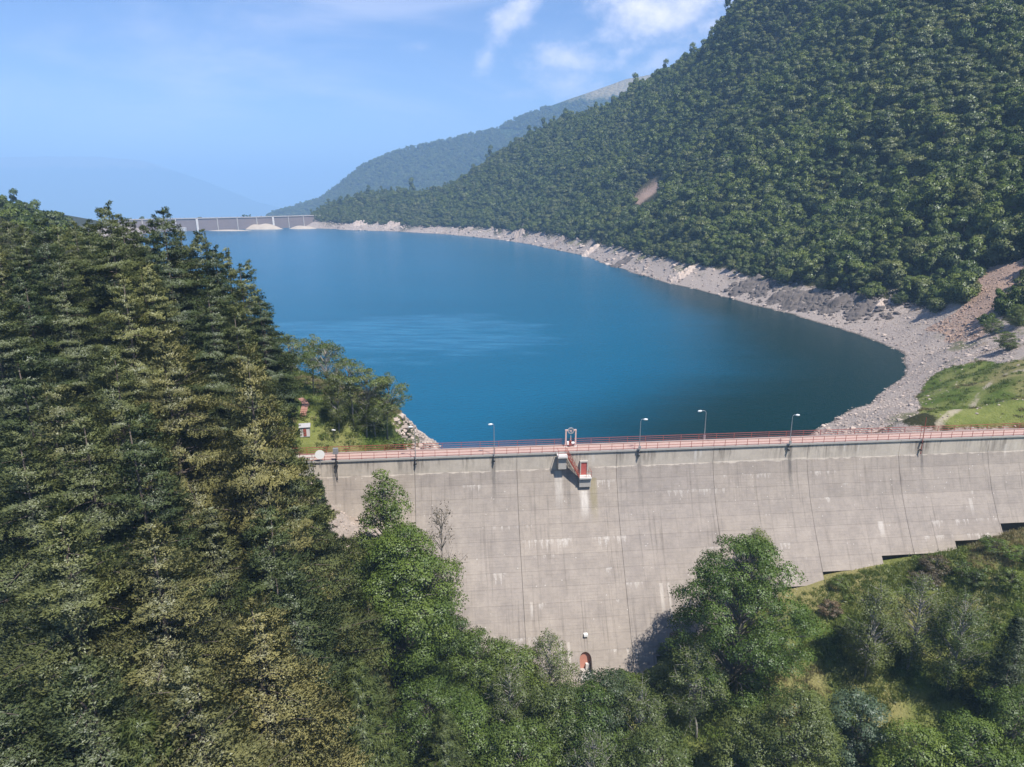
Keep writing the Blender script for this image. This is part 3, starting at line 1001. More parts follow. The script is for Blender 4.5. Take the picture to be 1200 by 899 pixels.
hr.tube([(US - 1.45, -1.73, 19.85), (US - 1.45, -1.73, 20.85)], .035, 6).tube([(US - 1.45, -1.73, 20.85), (US - 1.45, -.3, 20.85)], .035, 6)
link('handrail', hr.mesh('handrail', [M_red]), o)
dd = link('door', MB().box(UL - .55, UL + .42, -.5, -.42, zl, zl + 2.15).mesh('door', [M_redd]), dam)
dd['label'] = 'red door at the foot of the outside staircase'
link('door_frame', MB().box(UL - .72, UL - .55, -.62, -.05, zl, zl + 2.35).box(UL + .42, UL + .60, -.62, -.05, zl, zl + 2.35).box(UL - .55, UL + .42, -.62, -.05, zl + 2.15, zl + 2.35).mesh('door_frame', [M_con2]), dam)

# arched gallery doorway near the foot of the face
def face_point(px, py, lift_=0.0):
    d = pray(px, py)
    best = None
    for h in np.linspace(0, 40, 4001):
        # point on the face plane strip at height h: need (C + d t) with z = 20-h
        t = (20 - h - CAMZ) / d[2]
        P = np.array([0, 0, CAMZ]) + d * t
        nn = (P - DO) @ DN
        e = abs(nn + face_off(h))
        if best is None or e < best[0]:
            best = (e, float((P - DO) @ DU), h)
    return best[1], best[2]


UA, HA = face_point(688, 794)
zb = 20 - HA
nf = -face_off(HA)
W2, HH_ = .92, 3.1


def arch_pts(w, htop, n=12):
    return [(-w, 0)] + [(-w * math.cos(math.pi * k / n), htop - w + w * math.sin(math.pi * k / n)) for k in range(n + 1)] + [(w, 0)]


def arch_prism(uc, w, htop, y0, y1):
    p = arch_pts(w, htop)
    k = len(p)
    vs = [(uc + x, y0, zb + z_) for x, z_ in p] + [(uc + x, y1, zb + z_) for x, z_ in p]
    return MB().add(vs, [tuple(range(k)), tuple(range(2 * k - 1, k - 1, -1))] + [(i, (i + 1) % k, k + (i + 1) % k, k + i) for i in range(k)])


BACK = nf + 2.35
cut = link('cutter', arch_prism(UA, W2, HH_, nf - 2, BACK).mesh('cutter'), dam)
hit = []
for o in list(COL.objects):
    if o.type == 'MESH' and o.name.startswith(('concrete_lift', 'concrete_block', 'foundation_step')):
        v = [x.co for x in o.data.vertices]
        if min(c.x for c in v) < UA < max(c.x for c in v) and min(c.z for c in v) < zb + HH_ and max(c.z for c in v) > zb:
            md = o.modifiers.new('b', 'BOOLEAN'); md.object = cut; md.operation = 'DIFFERENCE'; md.solver = 'EXACT'
            hit.append(o)
dg = bpy.context.evaluated_depsgraph_get()
new_me = [(o, bpy.data.meshes.new_from_object(o.evaluated_get(dg))) for o in hit]
for o, nm_ in new_me:
    o.modifiers.clear(); o.data = nm_
bpy.data.objects.remove(cut, do_unlink=True)
o = link('door', arch_prism(UA, W2 - .03, HH_ - .03, BACK - .14, BACK - .02).mesh('door', [M_pink]), dam)
o['label'] = 'faded pink arched door recessed at the foot of the dam face'
link('door_sill', MB().box(UA - W2 + .01, UA + W2 - .01, nf - .5, BACK - .15, zb - .3, zb + .03).mesh('door_sill', [M_con2]), dam)
link('door_box', MB().box(UA + .15, UA + .75, BACK - .6, BACK - .145, zb + .04, zb + 1.0).mesh('door_box', [M_pale]), dam)
ub, hb_ = face_point(686, 744)
link('wall_light', MB().box(ub - .3, ub + .3, -face_off(hb_) - .5, -face_off(hb_) + .1, 20 - hb_ - .05, 20 - hb_ + .3).mesh('wall_light', [M_white]), dam)
link('wall_light_shade', MB().box(ub - .16, ub + .16, -face_off(hb_) - .35, -face_off(hb_) - .05, 20 - hb_ - .35, 20 - hb_ - .055).mesh('wall_light_shade', [M_dark]), dam)

# ---------------------------------------------------------------- the far dam
FL = aty(120, 260, 1080); 
fA = np.array([-640.0, 1040.0]); fB = atz(372, 252, 20)[:2]
P1 = atz(205, 256, 20)[:2]; P2 = atz(300, 254, 20)[:2]
fd = empty('far_dam', (float(P1[0]), float(P1[1]), 0), 0, 'long far concrete dam with white pilasters at the other end of the lake', 'dam')
M_far = concrete('far_dam_concrete', (.22, .185, .18))
pts = [P1 + (P1 - P2) * .75, P1, P1 + (P2 - P1) * .5, P2, (P2 + fB) / 2, fB, fB + (fB - P2) * .15]
pts = [np.array(p) - P1 for p in pts]
seg_i = 0
for p, q in zip(pts[:-1], pts[1:]):
    L = np.linalg.norm(q - p); nseg = max(1, int(round(L / 26)))
    t = (q - p) / L; nrm = np.array([t[1], -t[0]])
    for k in range(nseg):
        a = p + (q - p) * k / nseg; b = p + (q - p) * (k + 1) / nseg - t * .35
        vs = []
        for pt in (a, b):
            for off, zz in ((0.0, 18.6), (-5.5, 18.6), (-9, -12), (1.6, -12)):
                c = pt + nrm * off
                vs.append((c[0], c[1], zz))
        link('dam_block', MB().add(vs, [(0, 1, 2, 3), (7, 6, 5, 4), (0, 4, 5, 1), (1, 5, 6, 2), (2, 6, 7, 3), (3, 7, 4, 0)]).mesh('dam_block', [M_far]), fd)
        c = a
        vs = []
        for pt in (a, b):
            for off, zz in ((.9, 18.61), (-6, 18.61), (-6, 20.0), (.9, 20.0)):
                cc_ = pt + nrm * off
                vs.append((cc_[0], cc_[1], zz))
        link('crest_beam', MB().add(vs, [(0, 1, 2, 3), (7, 6, 5, 4), (0, 4, 5, 1), (1, 5, 6, 2), (2, 6, 7, 3), (3, 7, 4, 0)]).mesh('crest_beam', [M_con2]), fd)
        wide = seg_i in (5, 9)
        w_ = 1.6 if wide else .7
        vs = []
        for sx in (-w_, w_):
            for off, zz in ((1.0, 18.6), (.02, 18.6), (.02, -2), (2.4, -2)):
                cc_ = a + t * sx + nrm * (off + (1.2 if wide else .2))
                vs.append((cc_[0], cc_[1], zz))
        link('pilaster', MB().add(vs, [(0, 1, 2, 3), (7, 6, 5, 4), (0, 4, 5, 1), (1, 5, 6, 2), (2, 6, 7, 3), (3, 7, 4, 0)]).mesh('pilaster', [M_pale if wide or seg_i in (4,) else M_con2]), fd)
        rp = MB()
        for j in range(4):
            c = a + t * (j * 6.5 + 1) + nrm * .5
            rp.box(c[0] - .12, c[0] + .12, c[1] - .12, c[1] + .12, 20.0, 21.3)
        link('railing_posts', rp.mesh('railing_posts', [M_red]), fd)
        seg_i += 1
sb = atz(211, 268, 4)[:2] - P1
link('intake_block', MB().box(sb[0] - 12, sb[0] + 10, sb[1] - 6, sb[1] + 8, -3, 6).mesh('intake_block', [M_pale]), fd)


# sediment banks at the foot of the far dam
def bank_mesh(name, px0, px1, pyb, top, depth, label):
    L_ = atz(px0, pyb, 0)[:2]; R_ = atz(px1, pyb, 0)[:2]
    nu, nv = 40, 10
    u = np.linspace(0, 1, nu)[:, None]; v = np.linspace(-1, 1, nv)[None, :]
    c = L_[None, None, :] + (R_ - L_)[None, None, :] * u[..., None]
    t = (R_ - L_) / np.linalg.norm(R_ - L_); nr = np.array([-t[1], t[0]])
    wd = depth * np.sin(np.pi * u) ** .6
    P = c + nr * (wd * v)[..., None]
    z = top * np.sin(np.pi * u) ** 1.2 * (1 - v ** 2) * (1 + .5 * vnoise(P[..., 0] / 14, P[..., 1] / 14, 3)) - .3
    V = np.concatenate([P, z[..., None]], -1).reshape(-1, 3)
    ix = np.arange(nu * nv).reshape(nu, nv)
    F = np.stack([ix[:-1, :-1], ix[1:, :-1], ix[1:, 1:], ix[:-1, 1:]], -1).reshape(-1, 4)
    return link(name, mesh_np(name, V, F, [M_sand], smooth=True), kind='structure')


M_sand, g = mat('sediment')
geo = g.n('ShaderNodeNewGeometry').outputs['Position']
g.out(g.bsdf(g.mix(g.noise(geo, .15, 5), (.30, .25, .20), (.52, .46, .38)), .95, spec=.1))
bank_mesh('sediment_bank', 280, 333, 268.5, 9.5, 16, '')
bank_mesh('sediment_bank', 240, 300, 270.5, 2.2, 9, '')
bank_mesh('sediment_bank', 338, 372, 268, 6, 14, '')

# ---------------------------------------------------------------- far hills
def hills(name, sky_pts, Y0, Y1, base_z, seed, mt, ns=260, nt=70, rough=1.0, kind='structure'):
    """a hill range whose crest runs through the given directions at depth Y0..Y1"""
    px = np.array([p[0] for p in sky_pts], float); py = np.array([p[1] for p in sky_pts], float)
    s = np.linspace(0, 1, ns)
    qx = px[0] + (px[-1] - px[0]) * s
    qy = np.interp(qx, px, py)
    Yc = Y0 + (Y1 - Y0) * s
    crest = np.stack([aty(a, b, c) for a, b, c in zip(qx, qy, Yc)])
    rows = []
    for t in np.linspace(-.7, 1, nt):
        if t >= 0:
            k = t
            z = crest[:, 2] + (base_z - crest[:, 2]) * (k ** .9)
            y = crest[:, 1] - k * (crest[:, 2] - base_z) * 2.0 - k * 120
        else:
            k = -t
            z = crest[:, 2] + (base_z - crest[:, 2]) * k
            y = crest[:, 1] + k * (crest[:, 2] - base_z) * 2.2
        x = crest[:, 0] - (max(t, 0)) * 120
        amp = min(1, abs(t) * 5) * rough
        gul = fbm(x / 260 + 3.1, y / 700, 4, seed) * 90 + fbm(x / 90, y / 160, 3, seed + 9) * 26
        z = z + amp * gul
        rows.append(np.stack([x, y, np.minimum(z, 735 + 0 * z)], 1))
    V = np.stack(rows)          # nt, ns, 3
    ix = np.arange(nt * ns).reshape(nt, ns)
    F = np.stack([ix[:-1, :-1], ix[1:, :-1], ix[1:, 1:], ix[:-1, 1:]], -1).reshape(-1, 4)
    me = mesh_np(name, V.reshape(-1, 3), F, [mt], smooth=True)
    link(name, me, kind=kind)
    return V


M_hill, g = mat('wooded_hill')
geo = g.n('ShaderNodeNewGeometry').outputs['Position']
_, _, hz = g.xyz(geo)
vv = g.voro(geo, .055)
c = g.mix(g.noise(geo, .012, 5, .65), (0.018, 0.036, 0.012), (0.05, 0.075, 0.028))
c = g.mulc(.8, c, g.mix(vv, (1.35, 1.35, 1.3), (.5, .5, .5)))
bare = g.ss(g.m('ADD', hz, g.m('MULTIPLY', g.m('SUBTRACT', g.noise(geo, .006, 5), .5), 260)), 460, 560)
c = g.mix(bare, c, g.mix(g.noise(geo, .03, 5), (.16, .14, .08), (.32, .27, .17)))
g.out(g.bsdf(c, .95, g.bump(g.m('SUBTRACT', 1.0, vv), 1.0, 10.0), spec=.05))
FARSKY = [(250, 290), (320, 250), (345, 243), (375, 234), (400, 215), (425, 193), (470, 175), (520, 164), (550, 157), (580, 150), (605, 138), (620, 132), (650, 120), (680, 109), (710, 98),
          (735, 89), (752, 86), (800, 78), (900, 60), (1000, 70)]
FV = hills('far_hill', FARSKY, 3000, 4400, -400, 21, M_hill)
DISTSKY = [(-500, 240), (-300, 215), (-100, 190), (0, 184), (100, 182), (170, 188), (240, 212), (300, 236), (360, 252), (460, 258), (700, 250), (900, 245)]
hills('distant_mountain', DISTSKY, 15000, 15000, -440, 33, M_hill, ns=120, nt=30, rough=.6)


# ---------------------------------------------------------------- foliage meshes
def leaf_mat(name, lo, hi, trans=.25, spec=.25):
    mt, g = mat(name)
    t = attr(g, 'tint')
    oi = g.n('ShaderNodeObjectInfo').outputs['Random']
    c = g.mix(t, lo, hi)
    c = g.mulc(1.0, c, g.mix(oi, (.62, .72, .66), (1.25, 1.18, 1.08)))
    d = g.n('ShaderNodeBsdfDiffuse'); g.put(d.inputs[0], c)
    tr_ = g.n('ShaderNodeBsdfTranslucent'); g.put(tr_.inputs[0], g.mulc(1.0, c, (1.25, 1.35, .6)))
    gl = g.n('ShaderNodeBsdfGlossy'); gl.inputs['Roughness'].default_value = .45; g.put(gl.inputs[0], (.9, .95, 1.0))
    m1 = g.n('ShaderNodeMixShader'); m1.inputs[0].default_value = trans; g.put(m1.inputs[1], d.outputs[0]); g.put(m1.inputs[2], tr_.outputs[0])
    m2 = g.n('ShaderNodeMixShader'); m2.inputs[0].default_value = spec * .12; g.put(m2.inputs[1], m1.outputs[0]); g.put(m2.inputs[2], gl.outputs[0])
    g.out(m2.outputs[0])
    return mt


def bark_mat(name, lo, hi):
    mt, g = mat(name)
    p = g.n('ShaderNodeTexCoord').outputs['Object']
    n1_ = g.noise(g.vm('MULTIPLY', p, (4, 4, 1.2)), 1.5, 5, .7)
    g.out(g.bsdf(g.mix(n1_, lo, hi), .9, g.bump(n1_, .6, .05), spec=.1))
    return mt


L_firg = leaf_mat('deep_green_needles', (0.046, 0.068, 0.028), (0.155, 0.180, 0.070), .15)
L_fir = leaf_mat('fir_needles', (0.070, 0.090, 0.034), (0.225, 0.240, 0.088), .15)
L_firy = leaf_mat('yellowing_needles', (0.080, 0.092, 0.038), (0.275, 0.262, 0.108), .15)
L_dark = leaf_mat('dark_needles', (0.045, 0.070, 0.034), (0.115, 0.145, 0.065))
L_larch = leaf_mat('larch_needles', (0.060, 0.090, 0.024), (0.165, 0.195, 0.065))
L_ash = leaf_mat('bright_green_leaves', (0.068, 0.115, 0.020), (0.175, 0.235, 0.052))
L_birch = leaf_mat('birch_leaves', (0.068, 0.096, 0.026), (0.180, 0.215, 0.066))
L_mid = leaf_mat('green_leaves', (0.066, 0.106, 0.020), (0.170, 0.220, 0.052))
L_silver = leaf_mat('silvery_leaves', (0.070, 0.105, 0.060), (0.190, 0.235, 0.150))
L_wood = leaf_mat('forest_leaves', (0.060, 0.092, 0.016), (0.134, 0.172, 0.040), .15)
L_woodb = leaf_mat('forest_olive_leaves', (0.066, 0.088, 0.024), (0.140, 0.165, 0.052), .15)
L_brown = leaf_mat('dry_brown_leaves', (0.07, 0.055, 0.035), (0.17, 0.13, 0.08), .1)
B_con = bark_mat('conifer_bark', (.07, .055, .045), (.19, .16, .135))
B_birch = bark_mat('birch_bark', (.13, .12, .105), (.48, .46, .42))
B_grey = bark_mat('grey_bark', (.10, .09, .075), (.27, .25, .22))


def norm(v):
    return v / (np.linalg.norm(v, axis=-1, keepdims=True) + 1e-9)


def blades(P, Dv, length, width, r, jit=.5):
    """one thin pointed triangle per base point"""
    n = len(P)
    d = norm(Dv + r.normal(0, jit, (n, 3)))
    s = norm(np.cross(d, r.normal(0, 1, (n, 3))))
    L = (length * r.uniform(.6, 1.3, n))[:, None]; w = (width * r.uniform(.7, 1.3, n))[:, None]
    V = np.stack([P - s * w, P + s * w, P + d * L], 1).reshape(-1, 3)
    F = np.arange(3 * n).reshape(n, 3)
    return V, F


def conifer_meshes(seed, H=24.0, Rb=5.2, style='fir'):
    r = np.random.default_rng(seed)
    mb = MB()
    lean = r.normal(0, .015, 2)
    tp = [(lean[0] * z * 1.0, lean[1] * z, z) for z in np.linspace(-2, H * .97, 9)]
    mb.tube(tp, list(np.linspace(.36, .03, 9)), 7)
    PP = []; DD = []; TT = []; NN = []
    z = H * (.10 if style != 'larch' else .06)
    dens = {'fir': 1.0, 'spruce': 1.0, 'larch': .8}[style]
    clumps = []
    while z < H * .985:
        f = z / H
        env = (1 - f) ** .80 * (.62 + .38 * min(1, f * 4)) * 1.12
        if style == 'spruce':
            env = (1 - f) ** .95
        nb = int((4.4 if style == 'fir' else 5) + (3.2 if style == 'fir' else 4.5) * env) if f < .93 else 5
        a0 = r.uniform(0, 6.28)
        for k in range(nb):
            az = a0 + k * 2 * math.pi / nb + r.normal(0, .28)
            L = Rb * env * r.choice([.55, .8, 1.0, 1.15]) * r.uniform(.85, 1.1) + .18
            if style == 'fir':
                nz = float(vnoise(np.array(az * 1.1 + seed), np.array(z / 3.6 + seed * 3.3), seed) * 1.25) + .5 * float(vnoise(np.array(az * 2.7), np.array(z / 1.2), seed + 5))
                if nz < -.30 and f < .7:
                    continue
                L *= 1.0 + .55 * nz * min(1, (1 - f) * 2.5)
            up0 = {'fir': r.uniform(-.08, .42), 'spruce': r.uniform(-.25, .05), 'larch': r.uniform(-.05, .25)}[style] + .5 * max(0, f - .75) * 3
            m = max(4, int(L / .34))
            t = np.linspace(0, 1, m)
            droop = {'fir': -.22, 'spruce': -.30, 'larch': -.18}[style]
            bz = z + r.normal(0, .38 if style == 'fir' else .2) + L * (up0 * t + droop * t ** 2 * (1 - .0 * f) + .13 * t ** 4)
            bx = np.cos(az) * L * t; by = np.sin(az) * L * t
            side = np.array([-math.sin(az), math.cos(az), 0])
            outv = np.array([math.cos(az), math.sin(az), 0.0])
            br = np.stack([bx, by, bz], 1)
            if L > 1.6 and r.random() < .55:
                mb.tube([tuple(br[0]), tuple(br[m // 2]), tuple(br[-1])], [.06, .035, .012], 4, cap=False)
            btint = r.uniform(.0, .45)
            for i in range(1, m):
                if t[i] < .16 and r.random() < .6:
                    continue
                # side twigs, longest at mid branch
                tl = L * (.46 if style == 'fir' else .36) * math.sin(min(1, t[i] * 1.1) ** .8 * math.pi * .88 + .18) + .22
                for sd in (-1, 1):
                    if r.random() > dens * .92:
                        continue
                    q = max(2, int(tl / .20))
                    tt = np.linspace(.15, 1, q)
                    dirv = side * sd * .80 + outv * .62 + np.array([0, 0, r.uniform(-.10, .18) if style != 'larch' else r.uniform(-.35, .05)])
                    p = br[i] + np.outer(tt * tl, dirv / np.linalg.norm(dirv)) + np.outer(tt ** 2 * tl, [0, 0, -.10 if style != 'larch' else -.3])
                    nbd = {'fir': 9, 'spruce': 7, 'larch': 8}[style]
                    P = np.repeat(p, nbd, 0) + r.normal(0, .085, (q * nbd, 3))
                    dd = np.tile(dirv * .8 + np.array([0, 0, .42 if style == 'fir' else (.12 if style == 'spruce' else -.15)]), (q * nbd, 1))
                    PP.append(P); DD.append(dd)
                    NN.append(norm((P - p.mean(0)) * [1, 1, 2.2]) * .35 + outv * .85 + side * sd * .30 + [0, 0, .50])
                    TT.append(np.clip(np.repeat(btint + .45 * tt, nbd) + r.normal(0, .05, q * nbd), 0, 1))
            # tip tuft
            P = np.repeat(br[-1][None], 10, 0) + r.normal(0, .08, (10, 3))
            PP.append(P); DD.append(np.tile(outv + [0, 0, .5], (10, 1))); NN.append(np.tile(outv * .8 + [0, 0, .6], (10, 1))); TT.append(np.full(10, min(1, btint + .5)))
        z += {'fir': .92, 'spruce': .60, 'larch': .66}[style] * (1 - .45 * f) * r.uniform(.8, 1.2)
    # leader
    q = 70
    P = np.stack([np.full(q, lean[0] * H), np.full(q, lean[1] * H), np.linspace(H * .955, H, q)], 1)
    NN.append(norm(r.normal(0, 1, (q, 3))) * [1, 1, .3] + [0, 0, .5])
    PP.append(P); DD.append(np.tile([0, 0, .9], (q, 1)) + r.normal(0, .7, (q, 3)) * [1, 1, .2]); TT.append(np.full(q, .6))
    P = np.concatenate(PP); Dv = np.concatenate(DD); T = np.concatenate(TT)
    ln = {'fir': .20, 'spruce': .19, 'larch': .42}[style]; wd = {'fir': .048, 'spruce': .045, 'larch': .045}[style]
    V, F = blades(P, Dv, ln, wd, r, .42)
    ctr = np.concatenate(NN)
    NV = np.repeat(norm(ctr + r.normal(0, .16, ctr.shape)), 3, 0)
    # some bare dead twigs
    for _ in range(10):
        a = r.uniform(0, 6.28); zz = r.uniform(.2, .75) * H; L = Rb * (1 - zz / H) ** .7 * r.uniform(.8, 1.1)
        p0 = Vector((0, 0, zz)); p1 = Vector((math.cos(a) * L, math.sin(a) * L, zz + r.uniform(-.5, 1.0)))
        mb.tube([tuple(p0), tuple(p0.lerp(p1, .6) + Vector((0, 0, .3))), tuple(p1)], [.05, .03, .012], 4, cap=False)
    return V, F, (np.repeat(T, 3), NV), mb


def leaf_quads(P, Nrm, size, r, asp=.6):
    n = len(P)
    nn_ = norm(Nrm + r.normal(0, .75, (n, 3)))
    a = norm(np.cross(nn_, r.normal(0, 1, (n, 3)))); b_ = np.cross(nn_, a)
    s = (size * r.uniform(.6, 1.35, n))[:, None]
    V = np.stack([P - a * s, P - b_ * s * asp, P + a * s, P + b_ * s * asp], 1).reshape(-1, 3)
    return V, np.arange(4 * n).reshape(n, 4)


def broadleaf_meshes(seed, H=14.0, Rx=5.0, base=.18, nblob=55, leaf=.16, nleaf=420, blob=(.9, 1.7), sparse=0.0, droop=0.0, shape='round', flat_=.75):
    """trunk with limbs to every leaf mass; masses spread through an egg shaped volume"""
    r = np.random.default_rng(seed)
    mb = MB()
    fork = H * (base + .10)
    bend = r.normal(0, .35, 2)
    mb.tube([(0, 0, -1.5), (bend[0] * .3, bend[1] * .3, fork * .6), (bend[0], bend[1], fork), (bend[0] * 1.3, bend[1] * 1.3, H * .72), (bend[0] * 1.4, bend[1] * 1.4, H * .9)],
            [.022 * H * .62, .017 * H * .62, .013 * H * .6, .005 * H, .02], 7)
    C_ = []
    tries = 0
    while len(C_) < nblob and tries < 6000:
        tries += 1
        f = r.uniform(0, 1) ** (.85)
        if shape == 'round':
            prof = math.sin(math.pi * min(1, .10 + .88 * f)) ** .62
        elif shape == 'tall':
            prof = math.sin(math.pi * min(1, .12 + .86 * f)) ** .8 * .9
        elif shape == 'cone':
            prof = (1 - f) ** .65 + .05
        else:
            prof = (1 - f * .6)
        rad = Rx * prof * math.sqrt(r.uniform(.12, 1.0))
        a = r.uniform(0, 6.28)
        lob = 1 + .14 * math.sin(a * 3 + seed) * math.sin(f * 7 + seed)
        c = np.array([math.cos(a) * rad * lob + bend[0], math.sin(a) * rad * lob + bend[1], H * (base + (1 - base) * f * .95)])
        if all(np.linalg.norm((c - q[0]) * [1, 1, 1.25]) > .46 * (q[1] + blob[0]) for q in C_):
            C_.append((c, r.uniform(*blob) * (1.0 - .3 * f)))
    VV = []; FF = []; TT = []; NN = []; o = 0
    for c, br in C_:
        if r.random() < sparse:
            # bare or thin limb end
            n = int(nleaf * .15)
        else:
            n = int(nleaf * (br / blob[1]) ** 2 * r.uniform(.7, 1.1))
        d = norm(r.normal(0, 1, (n, 3)))
        d[:, 2] = np.where(d[:, 2] < -.35, -d[:, 2], d[:, 2])
        rr_ = br * r.uniform(.35, 1.08, n) ** .6
        bump_ = 1 + .25 * np.sin(d[:, 0] * 5 + c[0]) * np.sin(d[:, 1] * 5 + c[1]) * np.sin(d[:, 2] * 4)
        P = c + d * (rr_ * bump_)[:, None] * [1.12, 1.12, flat_]
        if droop:
            P[:, 2] -= droop * r.uniform(0, 1, n) ** 2 * br * 1.6
        V, F = leaf_quads(P, d * .9 + [0, 0, .55], leaf, r)
        VV.append(V); FF.append(F + o); o += len(V)
        NN.append(np.repeat(norm(d * .8 + [0, 0, .25] + norm(c - [bend[0], bend[1], H * .45]) * .35 + r.normal(0, .22, d.shape)), 4, 0))
        t0 = r.uniform(.05, .55)
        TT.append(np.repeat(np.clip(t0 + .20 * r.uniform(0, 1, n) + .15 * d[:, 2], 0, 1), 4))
        s0 = np.array([bend[0] * 1.1, bend[1] * 1.1, min(H * .8, max(fork * .8, c[2] - 1.1 * np.linalg.norm(c[:2]) * .8))])
        mid = s0 * .45 + c * .55 + [0, 0, .15 * np.linalg.norm(c[:2])]
        mb.tube([tuple(s0), tuple(mid), tuple(c + r.normal(0, .25, 3))], [.0045 * H + .01, .003 * H, .012], 5, cap=False)
        if sparse > .05:
            for _ in range(3):
                e = c + norm(r.normal(0, 1, 3) + [0, 0, .4]) * br * 1.2
                mb.tube([tuple(mid * .3 + c * .7), tuple(e)], [.025, .008], 4, cap=False)
    return np.concatenate(VV), np.concatenate(FF), (np.concatenate(TT), np.concatenate(NN)), mb


PROTO = {}


def proto(key, V, F, T, mb, leaf, bark):
    cm = mesh_np('crown', V, F, [leaf], tint=T[0], nrm=T[1])
    tm = mb.mesh('trunk', [bark], smooth=True)
    PROTO[key] = (cm, tm, float(V[:, 2].max()), float(np.percentile(np.hypot(V[:, 0], V[:, 1]), 98)))


for i in range(4):
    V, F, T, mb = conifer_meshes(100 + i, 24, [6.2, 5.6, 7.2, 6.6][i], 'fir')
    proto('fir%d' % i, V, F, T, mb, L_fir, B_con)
for i in range(2):
    V, F, T, mb = conifer_meshes(140 + i, 20, 3.6, 'spruce')
    proto('spruce%d' % i, V, F, T, mb, L_dark, B_con)
V, F, T, mb = conifer_meshes(150, 20, 5.2, 'larch'); proto('larch0', V, F, T, mb, L_larch, B_con)
V, F, T, mb = broadleaf_meshes(201, 20, 8.0, .06, 190, .105, 980, (1.0, 1.9)); proto('ash0', V, F, T, mb, L_ash, B_grey)
V, F, T, mb = broadleaf_meshes(202, 18, 5.9, .05, 130, .10, 950, (1.0, 1.8), shape='tall'); proto('ash1', V, F, T, mb, L_mid, B_grey)
V, F, T, mb = broadleaf_meshes(203, 16, 4.3, .08, 95, .105, 620, (.9, 1.5), shape='cone'); proto('cone0', V, F, T, mb, L_mid, B_grey)
for i in range(3):
    V, F, T, mb = broadleaf_meshes(210 + i, 13, 3.5, .14, 80, .085, 500, (.75, 1.2), sparse=.16, droop=.7, shape='tall'); proto('birch%d' % i, V, F, T, mb, L_birch, B_birch)
for i in range(3):
    V, F, T, mb = broadleaf_meshes(220 + i, 11, 4.4, .08, 70, .105, 760, (1.0, 1.7), shape='round'); proto('mid%d' % i, V, F, T, mb, L_mid, B_grey)
for i in range(3):
    V, F, T, mb = broadleaf_meshes(270 + i, 13, 3.9, .46, 46, .12, 380, (.8, 1.4), sparse=.14, shape='round'); proto('high%d' % i, V, F, T, mb, L_birch, B_birch)
V, F, T, mb = broadleaf_meshes(230, 9, 3.8, .05, 60, .105, 680, (.8, 1.4), shape='round'); proto('silver0', V, F, T, mb, L_silver, B_grey)
for i in range(2):
    V, F, T, mb = broadleaf_meshes(240 + i, 3.0, 1.9, .02, 26, .11, 200, (.45, .8), sparse=.1, shape='round'); proto('shrub%d' % i, V, F, T, mb, L_mid, B_grey)
V, F, T, mb = broadleaf_meshes(250, 11, 3.2, .15, 40, .09, 130, (.7, 1.2), sparse=.75, shape='tall'); proto('bare0', V, F, T, mb, L_brown, B_grey)

ALLP = []


def tree(key, px, py, Y, label, name='conifer', cat='tree', group=None, leaf=None, sxy=None, H=None, rot=None, minh=2.0):
    """plants a tree whose top stands in the given direction at distance Y, its foot on the land"""
    if H:
        T_ = np.linspace(28, 1400, 12000)
        d = pray(px, py)
        k = int(np.argmax(CAMZ + d[2] / d[1] * T_ - hgt(d[0] / d[1] * T_, T_) <= H))
        Y = float(T_[k])
    top = aty(px, py, Y)
    gz = float(hgt(top[0], top[1])[0])
    h = top[2] - gz
    cm, tm, ph, pr = PROTO[key]
    if h < minh:
        print('SHORT TREE', key, px, py, Y, round(h, 1), 'ground', round(gz, 1)); h = minh
    s = h / ph
    if s > 1.8 or s < .45:
        print('scale', key, px, py, Y, 'h', round(h, 1), 's', round(s, 2))
    sx = sxy if sxy else min(1.5, max(.7, s ** .75))
    o = empty(name, (float(top[0]), float(top[1]), gz), rot if rot is not None else float(rng.uniform(0, 6.28)), label, cat, group)
    o.scale = (sx, sx, s)
    c_ = link('crown', cm, o)
    link('trunk', tm, o)
    if leaf is not None:
        c_.material_slots[0].link = 'OBJECT'
        c_.material_slots[0].material = leaf
    ALLP.append((float(top[0]), float(top[1]), pr * sx))
    return o

